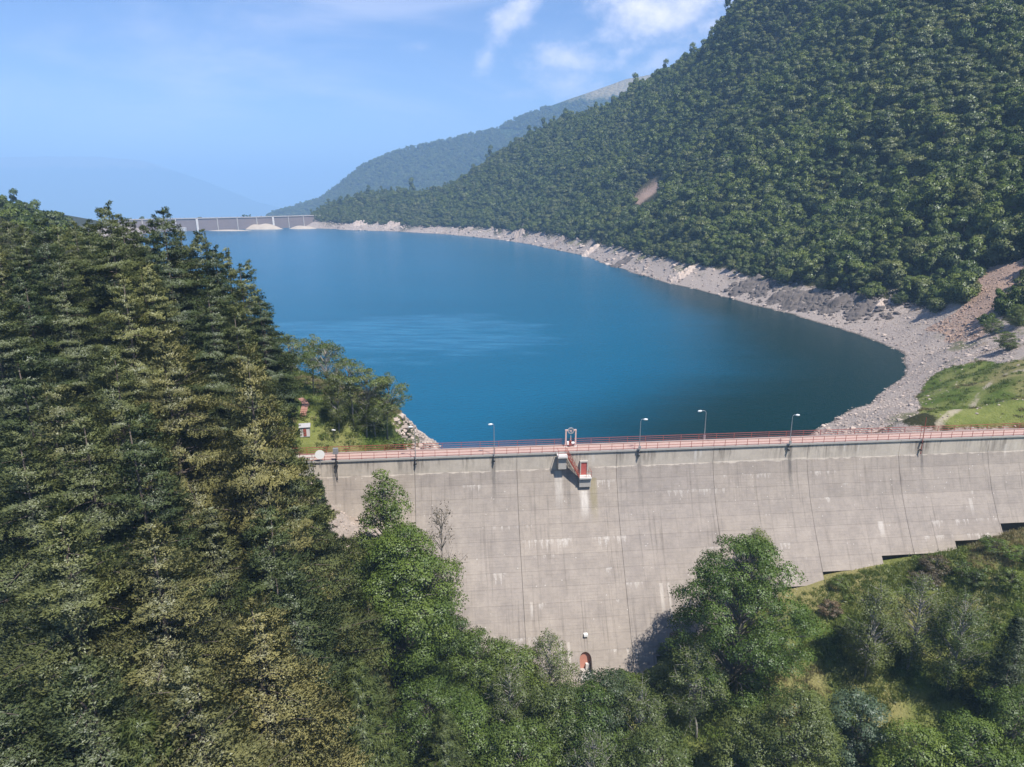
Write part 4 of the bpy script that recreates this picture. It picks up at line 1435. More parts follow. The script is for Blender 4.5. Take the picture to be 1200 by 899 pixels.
# ---------------------------------------------------------------- conifers of the left bank
GC = 'conifers of the dense stand on the left bank'
con = [
    # back rows, tops against sky and lake
    ('fir0', 8, 262, 118, 'conifer at the left edge of the picture, its top just above the far wooded hill'),
    ('fir1', 46, 256, 112, 'tall conifer with a layered top, second from the left on the skyline'),
    ('fir2', 84, 264, 122, 'conifer with a blunt top left of the tallest one on the skyline'),
    ('fir3', 121, 240, 112, 'tallest conifer on the skyline with a broad tufted top'),
    ('fir1', 152, 260, 124, 'conifer top between the tallest one and the pointed one on the skyline'),
    ('fir0', 187, 247, 112, 'pointed conifer standing in front of the left end of the far dam'),
    ('fir2', 232, 274, 118, 'conifer rising just right of the far dam pilasters, tip over the water'),
    ('fir3', 262, 295, 120, 'conifer on the descending edge of the stand, top against the lake'),
    ('fir1', 286, 309, 112, 'conifer at the stand edge with its upper half against blue water'),
    ('fir0', 306, 352, 106, 'last conifer of the back row, nearest the airy lakeside trees'),
    ('fir2', 20, 318, 98, 'olive conifer in the second row, below the skyline tree with the layered top'), ('fir0', 65, 300, 102, 'olive conifer below the gap left of the blunt topped skyline tree'), ('fir1', 142, 318, 96, 'olive conifer directly right below the tallest skyline tree'),
    ('fir2', 172, 312, 101, 'olive conifer between the tallest skyline tree and the yellow gold topped one'), ('fir3', 246, 330, 97, 'olive conifer below the tree whose tip is over the water'), ('fir1', 278, 360, 96, 'olive conifer on the inner side of the stand edge facing the lake'),
    ('fir3', -12, 340, 92, 'conifer cut by the left picture edge in the upper third'), ('fir1', -30, 290, 105, 'tall conifer just outside the left skyline, its right boughs in view'),
    ('fir3', 102, 262, 119, 'conifer tip just left of the tallest one on the skyline'), ('fir2', 137, 256, 118, 'narrow conifer tip just right of the tallest one on the skyline'),
    ('fir3', 171, 262, 119, 'conifer tip just left of the pointed one by the far dam'), ('fir1', 207, 268, 118, 'conifer tip between the pointed one and the one right of the pilasters'),
    ('fir0', 66, 268, 116, 'conifer tip between the layered and the blunt topped skyline trees'), ('fir2', 27, 268, 114, 'conifer tip left of the layered skyline tree'),
    ('fir3', 248, 292, 116, 'conifer tip just right of the one with its tip over the water'),
    # middle rows
    ('fir1', 30, 405, 80, 'conifer at the left edge a third of the way down, darker than its neighbours'), ('fir0', 125, 402, 80, 'conifer immediately left of the large yellow gold topped one'), 
    ('fir3', 318, 470, 86, 'conifer in front of the brick path, left of the red wing wall door'),
    ('fir2', 335, 520, 80, 'grey green conifer whose branches reach over to the round white disc'),
    ('fir1', 160, 470, 70, 'grey olive conifer under the left side of the yellow gold top'), ('fir0', 92, 480, 70, 'olive conifer right of the broad yellow green one near the left edge'), ('fir3', 20, 500, 68, 'conifer at the left edge half way down the picture'), 
    ('fir0', 310, 590, 70, 'conifer at the inner right of the stand, above the yellow olive one with bare twigs'), ('fir3', 70, 590, 56, 'dark olive conifer lower left, behind the wide yellow olive one'),
    ('fir1', 335, 655, 62, 'conifer above the yellowish one beside the spiky larch'), 
    ('fir3', -20, 800, 42, 'conifer cut by the left edge in the bottom corner'), ('fir0', 90, 770, 42, 'dark conifer in the bottom left corner beside a bare patch of ground'),
]
for i, (key, px, py, Y, lab) in enumerate(con):
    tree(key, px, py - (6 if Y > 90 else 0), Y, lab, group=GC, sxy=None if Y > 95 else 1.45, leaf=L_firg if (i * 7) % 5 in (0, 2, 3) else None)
for i, (px, py, Y) in enumerate([(-5, 285, 175), (25, 290, 168), (60, 293, 160), (95, 285, 165), (135, 282, 158), (168, 276, 150), (205, 285, 150), (-30, 275, 170)]):
    tree('fir%d' % (i % 4), px, py, Y, ['conifer behind the stand at the left picture edge, hazy green', 'conifer behind the layered skyline tree', 'conifer behind the gap right of the layered skyline tree', 'conifer behind and left of the tallest skyline tree',
         'conifer behind and right of the tallest skyline tree', 'conifer behind the pointed tree, left of it', 'conifer behind the pointed tree, right of it', 'conifer behind the stand just outside the left edge'][i], group=GC, H=22)
GY_ = 'yellow tinged conifers in front on the left bank'
for key, px, py, Y, lab in [
    ('fir2', 195, 382, 84, 'large conifer with yellow gold top in the middle of the left bank stand'),
    ('fir0', 287, 400, 78, 'tall pale olive conifer at the right side of the stand, below the last skyline tops'),
    ('fir3', 60, 440, 76, 'broad yellow green conifer with wide horizontal boughs near the left edge'),
    ('fir1', 245, 590, 54, 'yellow olive conifer with bare twigs in the lower middle of the stand'),
    ('fir2', 175, 610, 51, 'wide yellow olive conifer with drooping boughs and dead twigs, lower left'),
    ('fir0', 300, 700, 47, 'yellowish conifer low in front, left of the spiky larch'),
    ('fir3', 215, 760, 40, 'nearest yellow olive conifer at the bottom of the picture')]:
    tree(key, px, py, Y, lab, group=GY_, leaf=L_firy, sxy=1.45, H=None if Y > 70 else 30)
tree('spruce0', 372, 560, 76, 'dark green pointed spruce beside the rocky bank at the left end of the dam', 'spruce', H=24)
tree('spruce1', 352, 640, 66, 'dark green spruce squeezed behind the yellowish conifers, left of the broad leafy tree', 'spruce', H=24)
tree('fir1', 432, 700, 58, 'thin yellowish dying conifer with bare twigs in front of the broad leafy tree', leaf=L_firy, sxy=.55, H=19)
tree('larch0', 415, 770, 47, 'feathery light green larch at the bottom, left of centre', 'larch', H=24)
tree('larch0', 160, 830, 35, 'feathery light green larch at the bottom left', 'larch', H=25)
tree('larch0', 520, 830, 50, 'small feathery larch at the bottom edge below the leafy trees', 'larch', H=17)

# ---------------------------------------------------------------- broadleaved trees below the dam
tree('cone0', 450, 549, 84, 'cone shaped fresh green tree whose top overlaps the left part of the dam face', 'broadleaf_tree', sxy=1.45, H=24)
tree('ash1', 480, 612, 76, 'broad bright green tree in front of the left part of the dam face', 'broadleaf_tree', leaf=L_ash, sxy=1.5, H=25)
tree('cone0', 410, 640, 80, 'green tree between the dark spruce and the broad bright green tree', 'broadleaf_tree', H=18)
tree('bare0', 514, 590, 86, 'half dead tree with brown twigs sticking out past the leafy tree onto the dam face', 'bare_tree', sxy=1.2, H=20)
GB = 'leafy trees in the gully at the foot of the dam'
for a in [
    ('ash0', 881, 628, 84, 'largest bright green round tree in front of the right part of the dam face', None, 1.22),
    ('birch0', 884, 617, 92, 'slender grey green tree top sticking up behind the largest bright green tree', None, None),
    ('mid2', 530, 722, 84, 'small green tree at the right foot of the broad bright green tree, against the dam', None, .9),
    ('birch1', 640, 737, 84, 'airy birch with whitish stems left of the arched pink door', None, 1.1),
    ('mid0', 560, 742, 84, 'green tree at the dam foot right of the broad bright green tree', None, None),
    ('mid1', 602, 752, 80, 'rounded green tree between the two birches at the dam foot', None, None),
    ('birch2', 592, 775, 72, 'birch with a pale broken stem left of centre at the bottom', None, None),
    ('mid2', 716, 790, 82, 'dark green small leaved tree just below the arched pink door', L_dark, None),
    ('mid0', 690, 806, 72, 'green tree below the pink door, nearer than the dark one', None, None),
    ('mid1', 655, 800, 70, 'wide grey green tree bottom centre', L_birch, 1.1),
    ('birch0', 758, 800, 76, 'small airy birch right of the dark tree under the pink door', None, None),
    ('birch2', 826, 752, 76, 'grey green birch with a pale trunk standing before the largest bright green tree', None, 1.25),
    ('mid2', 505, 800, 62, 'green tree at the bottom beside the feathery larch', None, None),
    ('mid1', 545, 820, 60, 'low green tree at the bottom edge under the leafy slope', L_ash, None),
    ('mid0', 612, 850, 60, 'green tree top at the bottom edge, centre left', None, None),
    ('birch1', 700, 858, 62, 'grey green birch top at the bottom edge, centre', None, None),
    ('mid2', 770, 858, 62, 'dull green tree top at the bottom edge right of centre', L_birch, None),
    ('ash1', 935, 800, 70, 'wide dull green tree below the largest bright green tree', L_birch, 1.1),
    ('mid1', 880, 838, 66, 'dull green tree left of the wide dull green one near the bottom', L_birch, None),
    ('silver0', 1012, 812, 70, 'pale silvery green willow like tree near the bottom right', None, 1.3),
    ('mid0', 1085, 850, 66, 'bright green tree at the bottom right of the silvery one', L_ash, None),
    ('mid2', 1150, 842, 66, 'bright green rounded tree in the bottom right corner', L_ash, None),
    ('mid1', 1200, 812, 64, 'green tree cut by the right edge of the picture near the bottom', None, None),
    ('birch0', 1030, 680, 80, 'airy birch with fine pale stems, leftmost of the birches on the meadow', None, 1.15),
    ('birch1', 1082, 672, 80, 'tall airy birch with pale branches, middle of the birches on the meadow', None, 1.25),
    ('birch2', 1132, 690, 78, 'airy birch, rightmost of the birches on the meadow', None, 1.15),
    ('spruce1', 1196, 722, 82, 'dark spruce cut by the right edge of the picture below the meadow', None, 1.2),
]:
    key, px, py, Y, lab, lf, sx = a
    nm = 'birch_tree' if key.startswith('birch') else ('spruce' if key.startswith('spruce') else 'broadleaf_tree')
    hp = PROTO[key][2]
    hh_ = {'birch': 15.5, 'ash0': 26, 'ash1': 20, 'mid': 14, 'silver': 12, 'spruce': 16}
    hw = next(v for k_, v in hh_.items() if key.startswith(k_))
    tree(key, px, py, Y, lab, nm, group=GB, leaf=lf, sxy=sx, H=hw)
SH = 'low bushes growing on the meadow below the dam'
for i, (px, py, Y, lab, lf) in enumerate([
    (985, 678, 96, 'low dark bush at the foot of the dam near its stepped foundation', None), (970, 706, 92, 'brownish low bush right of the largest bright green tree', L_brown),
    (1098, 652, 101, 'reddish brown bush under the stepped dam foundation', L_brown),
    (1130, 655, 100, 'round dark bush on the meadow below the dam steps', None), (1168, 634, 104, 'green bush right under the last foundation step', None),
    (1190, 640, 102, 'bush at the right picture edge under the dam', L_ash), (1145, 668, 97, 'olive bush in the middle of the sunny meadow', L_birch),
    (1183, 668, 97, 'dark bush at the right side of the sunny meadow', None), (1085, 672, 96, 'brown green bush behind the middle birch', L_brown),
    (784, 752, 93, 'yellow green bush on the hump beside the dam foot', L_ash), (797, 740, 94, 'dark reddish bush behind the hump beside the dam foot', L_brown),
    (768, 790, 88, 'small green bush low on the hump by the dam foot', None), (948, 720, 88, 'bush in the shade right of the largest bright green tree', None),
    (1000, 735, 84, 'pale green bush on the slope left of the birches', L_birch), (735, 790, 88, 'low bush touching the foot of the dam face', L_ash)]):
    o = tree('shrub%d' % (i % 2), px, py, Y, lab, 'bush', 'bush', SH, leaf=lf, sxy=.8 + .4 * (i % 3) / 2, H=1.7 + .5 * (i % 4))

# trees on the spit beside the dam's left end
GS = 'airy trees on the grassy spit beside the lake'
for key, px, py, Y, lab, lf, sx in [
    ('high0', 338, 392, 190, 'leftmost airy tree on the spit, half hidden by the conifers', L_birch, .95),
    ('high1', 362, 391, 186, 'tall airy tree above the white wall on the spit', L_birch, 1.0),
    ('high2', 384, 398, 176, 'birch leaning right, third along the spit', None, 1.0),
    ('high0', 410, 420, 170, 'grey green tree in the middle of the spit trees', L_birch, 1.0),
    ('birch0', 392, 425, 158, 'birch with a visible trunk standing on the grass of the spit', None, .8),
    ('high2', 425, 432, 160, 'spreading birch with pale limbs over the water', None, 1.0),
    ('high1', 450, 436, 156, 'airy tree at the right end of the spit, nearest the dam crest', L_birch, .95),
    ('birch1', 437, 455, 148, 'low leaning birch above the crest railing on the spit', None, 1.1)]:
    tree(key, px, py, Y, lab, 'birch_tree' if key[:4] in ('birc', 'high') else 'broadleaf_tree', group=GS, leaf=lf, sxy=sx, H=12.5 if Y > 150 else 9)
tree('shrub0', 462, 512, 135, 'bush under the spit trees beside the crest railing', 'bush', 'bush', sxy=1.7, H=3)
tree('shrub1', 335, 492, 122, 'bush beside the brick path at the edge of the conifers', 'bush', 'bush', sxy=1.5, H=3)

# individual plants on the right bank above the shore
GR = 'bushes and trees beside the red scree on the right bank'
for key, px, py, lab, lf, hh_ in [
    ('mid1', 1117, 332, 'round dark bush at the left edge of the red scree', None, 7),
    ('mid0', 1196, 356, 'dark bushy tree right of the scree above the meadow', L_wood, 8), ('mid2', 1165, 372, 'dark bush below the scree, leftmost of three', L_wood, 6),
    ('mid1', 1183, 388, 'dark bush just above the meadow track', L_wood, 6), ('ash0', 1192, 228, 'bright fresh green tree on the slope at the right picture edge', L_ash, 13),
    ('mid1', 1080, 322, 'small tree at the edge of the forest left of the scree', None, 8),
    ('mid2', 1055, 344, 'dark bush on the rocks above the stony beach', L_wood, 5),
    ('mid0', 965, 322, 'yellowish rounded tree at the forest foot near the dark rocks', L_birch, 8), ('mid1', 893, 302, 'lone grey green tree at the forest foot', L_birch, 8)]:
    d = pray(px, py)
    # stand it where the ray through its crown's lower part meets the land
    T_ = np.linspace(100, 900, 4000)
    zz = CAMZ + d[2] / d[1] * T_; xx = d[0] / d[1] * T_
    g_ = hgt(xx, T_)
    k = int(np.argmax(zz < g_ + hh_))
    tree(key, px, py, float(T_[k]), lab, 'broadleaf_tree', group=GR, leaf=lf)

# ---------------------------------------------------------------- forest on the mountain
FOR = []
for i in range(8):
    r = np.random.default_rng(500 + i)
    VV = []; FF = []; TT = []; NN = []; o_ = 0
    nb = [11, 15, 18, 9, 14, 20, 12, 16][i]
    for k in range(nb):
        a = r.uniform(0, 6.28); f = r.uniform(0, 1)
        rad = .66 * math.sqrt(r.uniform(.05, 1)) * (math.sin(math.pi * (.2 + .7 * f)) ** .5 if i != 6 else (1.05 - f) ** .8)
        c = np.array([math.cos(a) * rad, math.sin(a) * rad, .35 + f * [.8, .95, .7, 1.1, 1.4, .9, 1.7, .65][i]])
        br = r.uniform(.20, .46) * (1 - .25 * f)
        n = 230
        d = norm(r.normal(0, 1, (n, 3))); d[:, 2] = np.abs(d[:, 2]) * np.where(r.random(n) < .2, -1, 1)
        P = c + d * (br * r.uniform(.6, 1.1, n))[:, None] * [1, 1, .8]
        V, F = leaf_quads(P, d + [0, 0, .4], .047, r, .7)
        NN.append(np.repeat(norm(d * .8 + [0, 0, .3] + (c - [0, 0, .5]) * .5 + r.normal(0, .2, d.shape)), 4, 0))
        VV.append(V); FF.append(F + o_); o_ += len(V)
        TT.append(np.repeat(np.clip(r.uniform(0, .7) + .3 * r.uniform(0, 1, n), 0, 1), 4))
    FOR.append((np.concatenate(VV), np.concatenate(FF), np.concatenate(TT), np.concatenate(NN)))
trm = MB().tube([(0, 0, -.25), (0, 0, .5), (.03, .02, 1.0)], [.045, .03, .01], 6)
FT_trunk = trm.mesh('trunk', [B_grey])
FT = [mesh_np('crown', V, F, [L_wood if i not in (2, 5) else L_woodb], tint=T, nrm=NV) for i, (V, F, T, NV) in enumerate(FOR)]

SP = 5.7
gx, gy = np.meshgrid(np.arange(-520, 1100, SP), np.arange(150, 1640, SP))
gx = gx.ravel() + rng.uniform(-.48, .48, gx.size) * SP; gy = gy.ravel() + rng.uniform(-.48, .48, gy.size) * SP
gz = hgt(gx, gy)
px, py, pd = project(np.stack([gx, gy, gz + 6], 1))
tl = np.where(gy > 1050, 8.5, 11.0) + 3 * fbm(gx / 40, gy / 40, 3, 77)
ok = (gz > tl) & (px > -60) & (px < 1290) & (py > -60) & (gx > gy * .0 - 420)
right = (gx > 100) & (gy > 232) | (gx > -330) & (gy > 560) & (gx > 64 - (gy - 560) * .45) | (gx > -420) & (gy > 1190)
far_left = (gx < -95) & (gy > 190) & (gy < 1250) & (px < 190) & (gx < -.42 * gy)
ok &= (right | far_left)
ok &= ~(far_left & (py < np.where(gy < 330, 256, 232 + np.clip(px, 0, 90) * .42)))
ok &= ~inpoly(gx, gy, SCREE) & ~inpoly(gx, gy, SCARX) & ~inpoly(gx, gy, MEADOW)
ok &= ~((gx < 200) & (gy < 245))
ok &= ~((px > 1120) & (py > 400))
gx, gy, gz, pd = gx[ok], gy[ok], gz[ok], pd[ok]
# rows thin out where the ridge hides them
vis = np.ones(len(gx), bool)
for f in np.linspace(.35, .97, 26):
    zz = CAMZ + (gz + 14 - CAMZ) * f
    vis &= hgt(gx * f, gy * f) < zz + 2
gx, gy, gz, pd = gx[vis], gy[vis], gz[vis], pd[vis]
NT_ = len(gx)
edge = np.clip((gz - 12) / 16, 0, 1)
sc_ = np.clip(rng.lognormal(1.86, .28, NT_), 3.8, 12.5) * (.72 + .28 * edge) * (1 + .25 * fbm(gx / 60, gy / 60, 2, 8))
kind_ = rng.integers(0, 8, NT_)
sc_ = np.where((gx < -95) & (gy < 760), sc_ * .72, sc_)
patch = fbm(gx / 70, gy / 70, 3, 18)
kind_ = np.where((patch > .18) & (rng.random(NT_) < .7), 2, kind_)
rz = rng.uniform(0, 6.28, NT_)
px, py, pd = project(np.stack([gx, gy, gz + sc_], 1))
inside = (px > -5) & (px < 1205) & (py > -8) & (py < 905)
size = np.where(inside, sc_ / pd, 0)
order = np.argsort(-size)
near = order[:300]; rest = order[300:]
print('forest trees', NT_)
GF_ = 'broadleaved trees along the front of the forest on the right slope'
for i in near:
    o = empty('forest_tree', (float(gx[i]), float(gy[i]), float(gz[i]) - .18 * float(sc_[i])), float(rz[i]),
              'round crowned dark green tree in the front of the forest above the stony right shore', 'tree', GF_)
    s = float(sc_[i]); o.scale = (s, s, s * float(rng.uniform(.95, 1.3)))
    link('crown', FT[int(kind_[i])], o)
    link('trunk', FT_trunk, o)


def scatter(name, meshes, P, scale, rotz, which, label, cat, kind='stuff', scz=None):
    """one object: many copies of a few meshes set on points"""
    src = []
    for m_ in meshes:
        o = bpy.data.objects.new(m_.name + '_source', m_)
        src.append(o)
    pm = bpy.data.meshes.new(name)
    n = len(P)
    pm.vertices.add(n); pm.vertices.foreach_set('co', np.asarray(P, np.float32).ravel())
    for nm_, ty, arr in (('sc', 'FLOAT', scale), ('rz', 'FLOAT', rotz), ('wh', 'INT', which), ('sz', 'FLOAT', scale if scz is None else scz)):
        a = pm.attributes.new(nm_, ty, 'POINT')
        a.data.foreach_set('value', np.asarray(arr, np.float32 if ty == 'FLOAT' else np.int32))
    ob = link(name, pm, None, kind, label, cat)
    ng = bpy.data.node_groups.new(name, 'GeometryNodeTree')
    ng.interface.new_socket('Geometry', in_out='INPUT', socket_type='NodeSocketGeometry')
    ng.interface.new_socket('Geometry', in_out='OUTPUT', socket_type='NodeSocketGeometry')
    nd = ng.nodes; L = ng.links
    gi = nd.new('NodeGroupInput'); go = nd.new('NodeGroupOutput')
    jn = nd.new('GeometryNodeGeometryToInstance')
    for o in reversed(src):
        oi = nd.new('GeometryNodeObjectInfo'); oi.inputs['Object'].default_value = o
        oi.inputs['As Instance'].default_value = True
        L.new(oi.outputs['Geometry'], jn.inputs[0])
    ip = nd.new('GeometryNodeInstanceOnPoints')
    L.new(gi.outputs[0], ip.inputs['Points']); L.new(jn.outputs[0], ip.inputs['Instance'])
    ip.inputs['Pick Instance'].default_value = True

    def na(nm_, ty):
        x = nd.new('GeometryNodeInputNamedAttribute'); x.data_type = ty; x.inputs[0].default_value = nm_
        return x.outputs[0]
    L.new(na('wh', 'INT'), ip.inputs['Instance Index'])
    cx = nd.new('ShaderNodeCombineXYZ'); L.new(na('rz', 'FLOAT'), cx.inputs[2])
    L.new(cx.outputs[0], ip.inputs['Rotation'])
    cs = nd.new('ShaderNodeCombineXYZ')
    s_ = na('sc', 'FLOAT')
    L.new(s_, cs.inputs[0]); L.new(s_, cs.inputs[1]); L.new(na('sz', 'FLOAT'), cs.inputs[2])
    L.new(cs.outputs[0], ip.inputs['Scale'])
    L.new(ip.outputs[0], go.inputs[0])
    md = ob.modifiers.new('scatter', 'NODES'); md.node_group = ng
    return ob


Pf = np.stack([gx, gy, gz - .22 * sc_], 1)
scatter('forest', FT, Pf[rest], sc_[rest], rz[rest], kind_[rest], 'dense broadleaved forest covering the mountain slope right of the lake', 'forest',
        scz=sc_[rest] * rng.uniform(.9, 1.35, len(rest)))

# forest on the far hill
nt, ns = FV.shape[:2]
n = 30000
a = rng.uniform(nt * .38, nt - 2, n); b_ = rng.uniform(0, ns - 2, n)
ai, bi = a.astype(int), b_.astype(int); fa, fb = (a - ai)[:, None], (b_ - bi)[:, None]
P = FV[ai, bi] * (1 - fa) * (1 - fb) + FV[ai + 1, bi] * fa * (1 - fb) + FV[ai, bi + 1] * (1 - fa) * fb + FV[ai + 1, bi + 1] * fa * fb
px, py, _ = project(P)
k_ = (P[:, 2] < 480 + 60 * fbm(P[:, 0] / 200, P[:, 1] / 200, 3, 5)) & (px > 280) & (px < 800) & (py < 262) & ~((abs(px - 595) < 9) & (abs(py - 156) < 5))
P = P[k_]
scatter('far_forest', FT, P, rng.uniform(7, 13, len(P)), rng.uniform(0, 6, len(P)), rng.integers(0, 6, len(P)), 'hazy blue green forest on the far hill behind the far dam', 'forest')
# bushes peeping over the far dam
for i, (qx, qy) in enumerate([(152, 255), (166, 254), (234, 254), (286, 252), (292, 253)]):
    p = aty(qx, qy, 1160 + i * 12 if i < 3 else 1270)
    o = link('distant_bush', FT[i % 6], None, None, ['dark bush behind the left end of the far dam', 'second dark bush behind the left end of the far dam', 'small bush seen over the middle of the far dam crest',
             'bush seen over the far dam crest, left of a lower one', 'lower bush beside another over the far dam crest'][i], 'bush', 'bushes seen over the crest of the far dam')
    o.location = (float(p[0]), float(p[1]), float(p[2]) - 8); o.scale = (6, 6, 6)

# ---------------------------------------------------------------- rocks
M_rock, g = mat('rock')
p_ = g.n('ShaderNodeNewGeometry').outputs['Position']
oi = g.n('ShaderNodeObjectInfo').outputs['Random']
c = g.mix(g.noise(p_, .8, 5, .7), (0.22, 0.192, 0.172), (0.52, 0.455, 0.405))
c = g.mulc(1.0, c, g.mix(oi, (.62, .6, .6), (1.35, 1.3, 1.25)))
g.out(g.bsdf(c, .93, g.bump(g.noise(p_, 3, 5), .6, .15), spec=.12))
M_drock, g = mat('dark_rock')
p_ = g.n('ShaderNodeNewGeometry').outputs['Position']
c = g.mix(g.noise(p_, .5, 6, .7), (0.045, 0.042, 0.042), (0.21, 0.185, 0.17))
g.out(g.bsdf(c, .9, g.bump(g.noise(p_, 1.2, 6), .8, .4), spec=.15))
M_srock, g = mat('red_scree_stone')
p_ = g.n('ShaderNodeNewGeometry').outputs['Position']
oi = g.n('ShaderNodeObjectInfo').outputs['Random']
c = g.mix(oi, (.24, .17, .13), (.42, .31, .245))
g.out(g.bsdf(c, .93, spec=.12))


def rock_mesh(seed, mt, sub=1, ang=.35):
    r = np.random.default_rng(seed)
    bm = bmesh.new()
    bmesh.ops.create_icosphere(bm, subdivisions=sub, radius=1)
    pl = norm(r.normal(0, 1, (7, 3))); dd = r.uniform(.45, .8, 7)
    for v in bm.verts:
        c = np.array(v.co)
        for n_, d_ in zip(pl, dd):
            e = c @ n_ - d_
            if e > 0:
                c = c - n_ * e
        c = c + r.normal(0, .05, 3)
        v.co = Vector(c * [1, .8, .62])
    me = bpy.data.meshes.new('rock'); bm.to_mesh(me); bm.free()
    me.materials.append(mt)
    return me


RK = [rock_mesh(i, M_rock, 2) for i in range(6)]
RS = [rock_mesh(20 + i, M_srock, 1) for i in range(4)]


def scatter_where(n, x0, x1, y0, y1, cond):
    x = rng.uniform(x0, x1, n); y = rng.uniform(y0, y1, n); z = hgt(x, y)
    px, py, pd = project(np.stack([x, y, z], 1))
    k = cond(x, y, z, px, py, pd) & (px > -10) & (px < 1215) & (py > 0) & (py < 910)
    return np.stack([x[k], y[k], z[k]], 1), pd[k]


pts_, sizes_ = [], []
# near beach: many small stones; further shore: larger ones only
P, d_ = scatter_where(60000, 55, 300, 120, 340, lambda x, y, z, px, py, pd: (z > -.4) & (z < 16) & ~inpoly(x, y, MEADOW))
pts_.append(P); sizes_.append(np.clip(rng.lognormal(-1.5, .5, len(P)), .1, 1.1))
P, d_ = scatter_where(60000, -380, 190, 330, 1260, lambda x, y, z, px, py, pd: (z > -.4) & (z < 12.5) & (x > 60 - (y - 500) * .55))
pts_.append(P); sizes_.append(np.clip(rng.lognormal(-.3, .55, len(P)), .3, 3.5) * np.where(P[:, 1] < 480, .6, 1))
P, d_ = scatter_where(9000, -48, 5, 120, 180, lambda x, y, z, px, py, pd: (z > -.4) & (z < 15) & (x > -36))
pts_.append(P); sizes_.append(np.clip(rng.lognormal(-1.1, .5, len(P)), .15, 1.2))
P, d_ = scatter_where(1500, -48, -14, 85, 108, lambda x, y, z, px, py, pd: (z > 0) & (z < 18))
pts_.append(P); sizes_.append(np.clip(rng.lognormal(-1.6, .6, len(P)), .1, .9))
P, d_ = scatter_where(2600, 60, 230, 120, 220, lambda x, y, z, px, py, pd: inpoly(x, y, MEADOW) & (fbm(x / 8, y / 8, 2, 4) > .05))
pts_.append(P); sizes_.append(np.clip(rng.lognormal(-1.5, .4, len(P)), .12, .6))
Pr = np.concatenate(pts_); sr = np.concatenate(sizes_)
print('rocks', len(Pr))
scatter('rubble', RK, Pr, sr, rng.uniform(0, 6.28, len(Pr)), rng.integers(0, 6, len(Pr)), 'grey pinkish loose stones covering the drawn down lake shore', 'stones')
P, d_ = scatter_where(40000, 100, 380, 200, 400, lambda x, y, z, px, py, pd: inpoly(x, y, SCREE))
scatter('scree', RS, P, np.clip(rng.lognormal(-1.0, .5, len(P)), .15, 1.3), rng.uniform(0, 6.28, len(P)), rng.integers(0, 4, len(P)), 'reddish scree running down beside the meadow at the right', 'stones')


def outcrop(px, py, rad, hh_, label, mt=None, seed=0):
    """a craggy mass of bedrock: several split slabs merged in one surface"""
    d = pray(px, py)
    T_ = np.linspace(100, 1400, 6000)
    g_ = hgt(d[0] / d[1] * T_, T_)
    k = int(np.argmax(CAMZ + d[2] / d[1] * T_ < g_ + .2))
    x0, y0 = d[0] / d[1] * T_[k], T_[k]
    n = 38
    gx_, gy_ = np.meshgrid(np.linspace(-1, 1, n), np.linspace(-1, 1, n))
    an_ = .6 + .5 * math.sin(seed * 2.1)
    X = (gx_ * math.cos(an_) - gy_ * .62 * math.sin(an_)) * rad * 1.15 + x0
    Y = (gx_ * math.sin(an_) + gy_ * .62 * math.cos(an_)) * rad * 1.15 + y0
    # split slabs: cells of a jittered net, each with a height and a tilt of its own
    r = np.random.default_rng(900 + seed)
    cs = r.uniform(-1, 1, (34, 2)); ch = r.uniform(.15, 1.0, 34); ct = r.normal(0, .55, (34, 2))
    dd = (gx_[..., None] - cs[:, 0]) ** 2 * 1.6 + (gy_[..., None] - cs[:, 1]) ** 2
    k1 = dd.argmin(-1); ds = np.sort(dd, -1)
    crack = np.clip((np.sqrt(ds[..., 1]) - np.sqrt(ds[..., 0])) * 9, 0, 1)
    hz_ = ch[k1] + ct[k1, 0] * (gx_ - cs[k1, 0]) + ct[k1, 1] * (gy_ - cs[k1, 1])
    env = np.clip(1.25 - np.hypot(gx_, gy_) * 1.25 + .5 * fbm(gx_ * 2 + seed, gy_ * 2, 3, seed), 0, 1) ** .6
    Z = hgt(X.ravel(), Y.ravel()).reshape(X.shape) + hh_ * env * (hz_ * (.35 + .65 * crack)) + fbm(X * .9, Y * .9, 3, seed) * .3 - .25 - .8 * (env < .05)
    V = np.stack([X - x0, Y - y0, Z - float(g_[k])], -1).reshape(-1, 3)
    ix = np.arange(n * n).reshape(n, n)
    F = np.stack([ix[:-1, :-1], ix[:-1, 1:], ix[1:, 1:], ix[1:, :-1]], -1).reshape(-1, 4)
    me = mesh_np('rock_outcrop', V, F, [mt or M_drock])
    o = link('rock_outcrop', me, None, None, label, 'rock', 'bedrock outcrops along the right shore')
    o.location = (float(x0), float(y0), float(g_[k]))


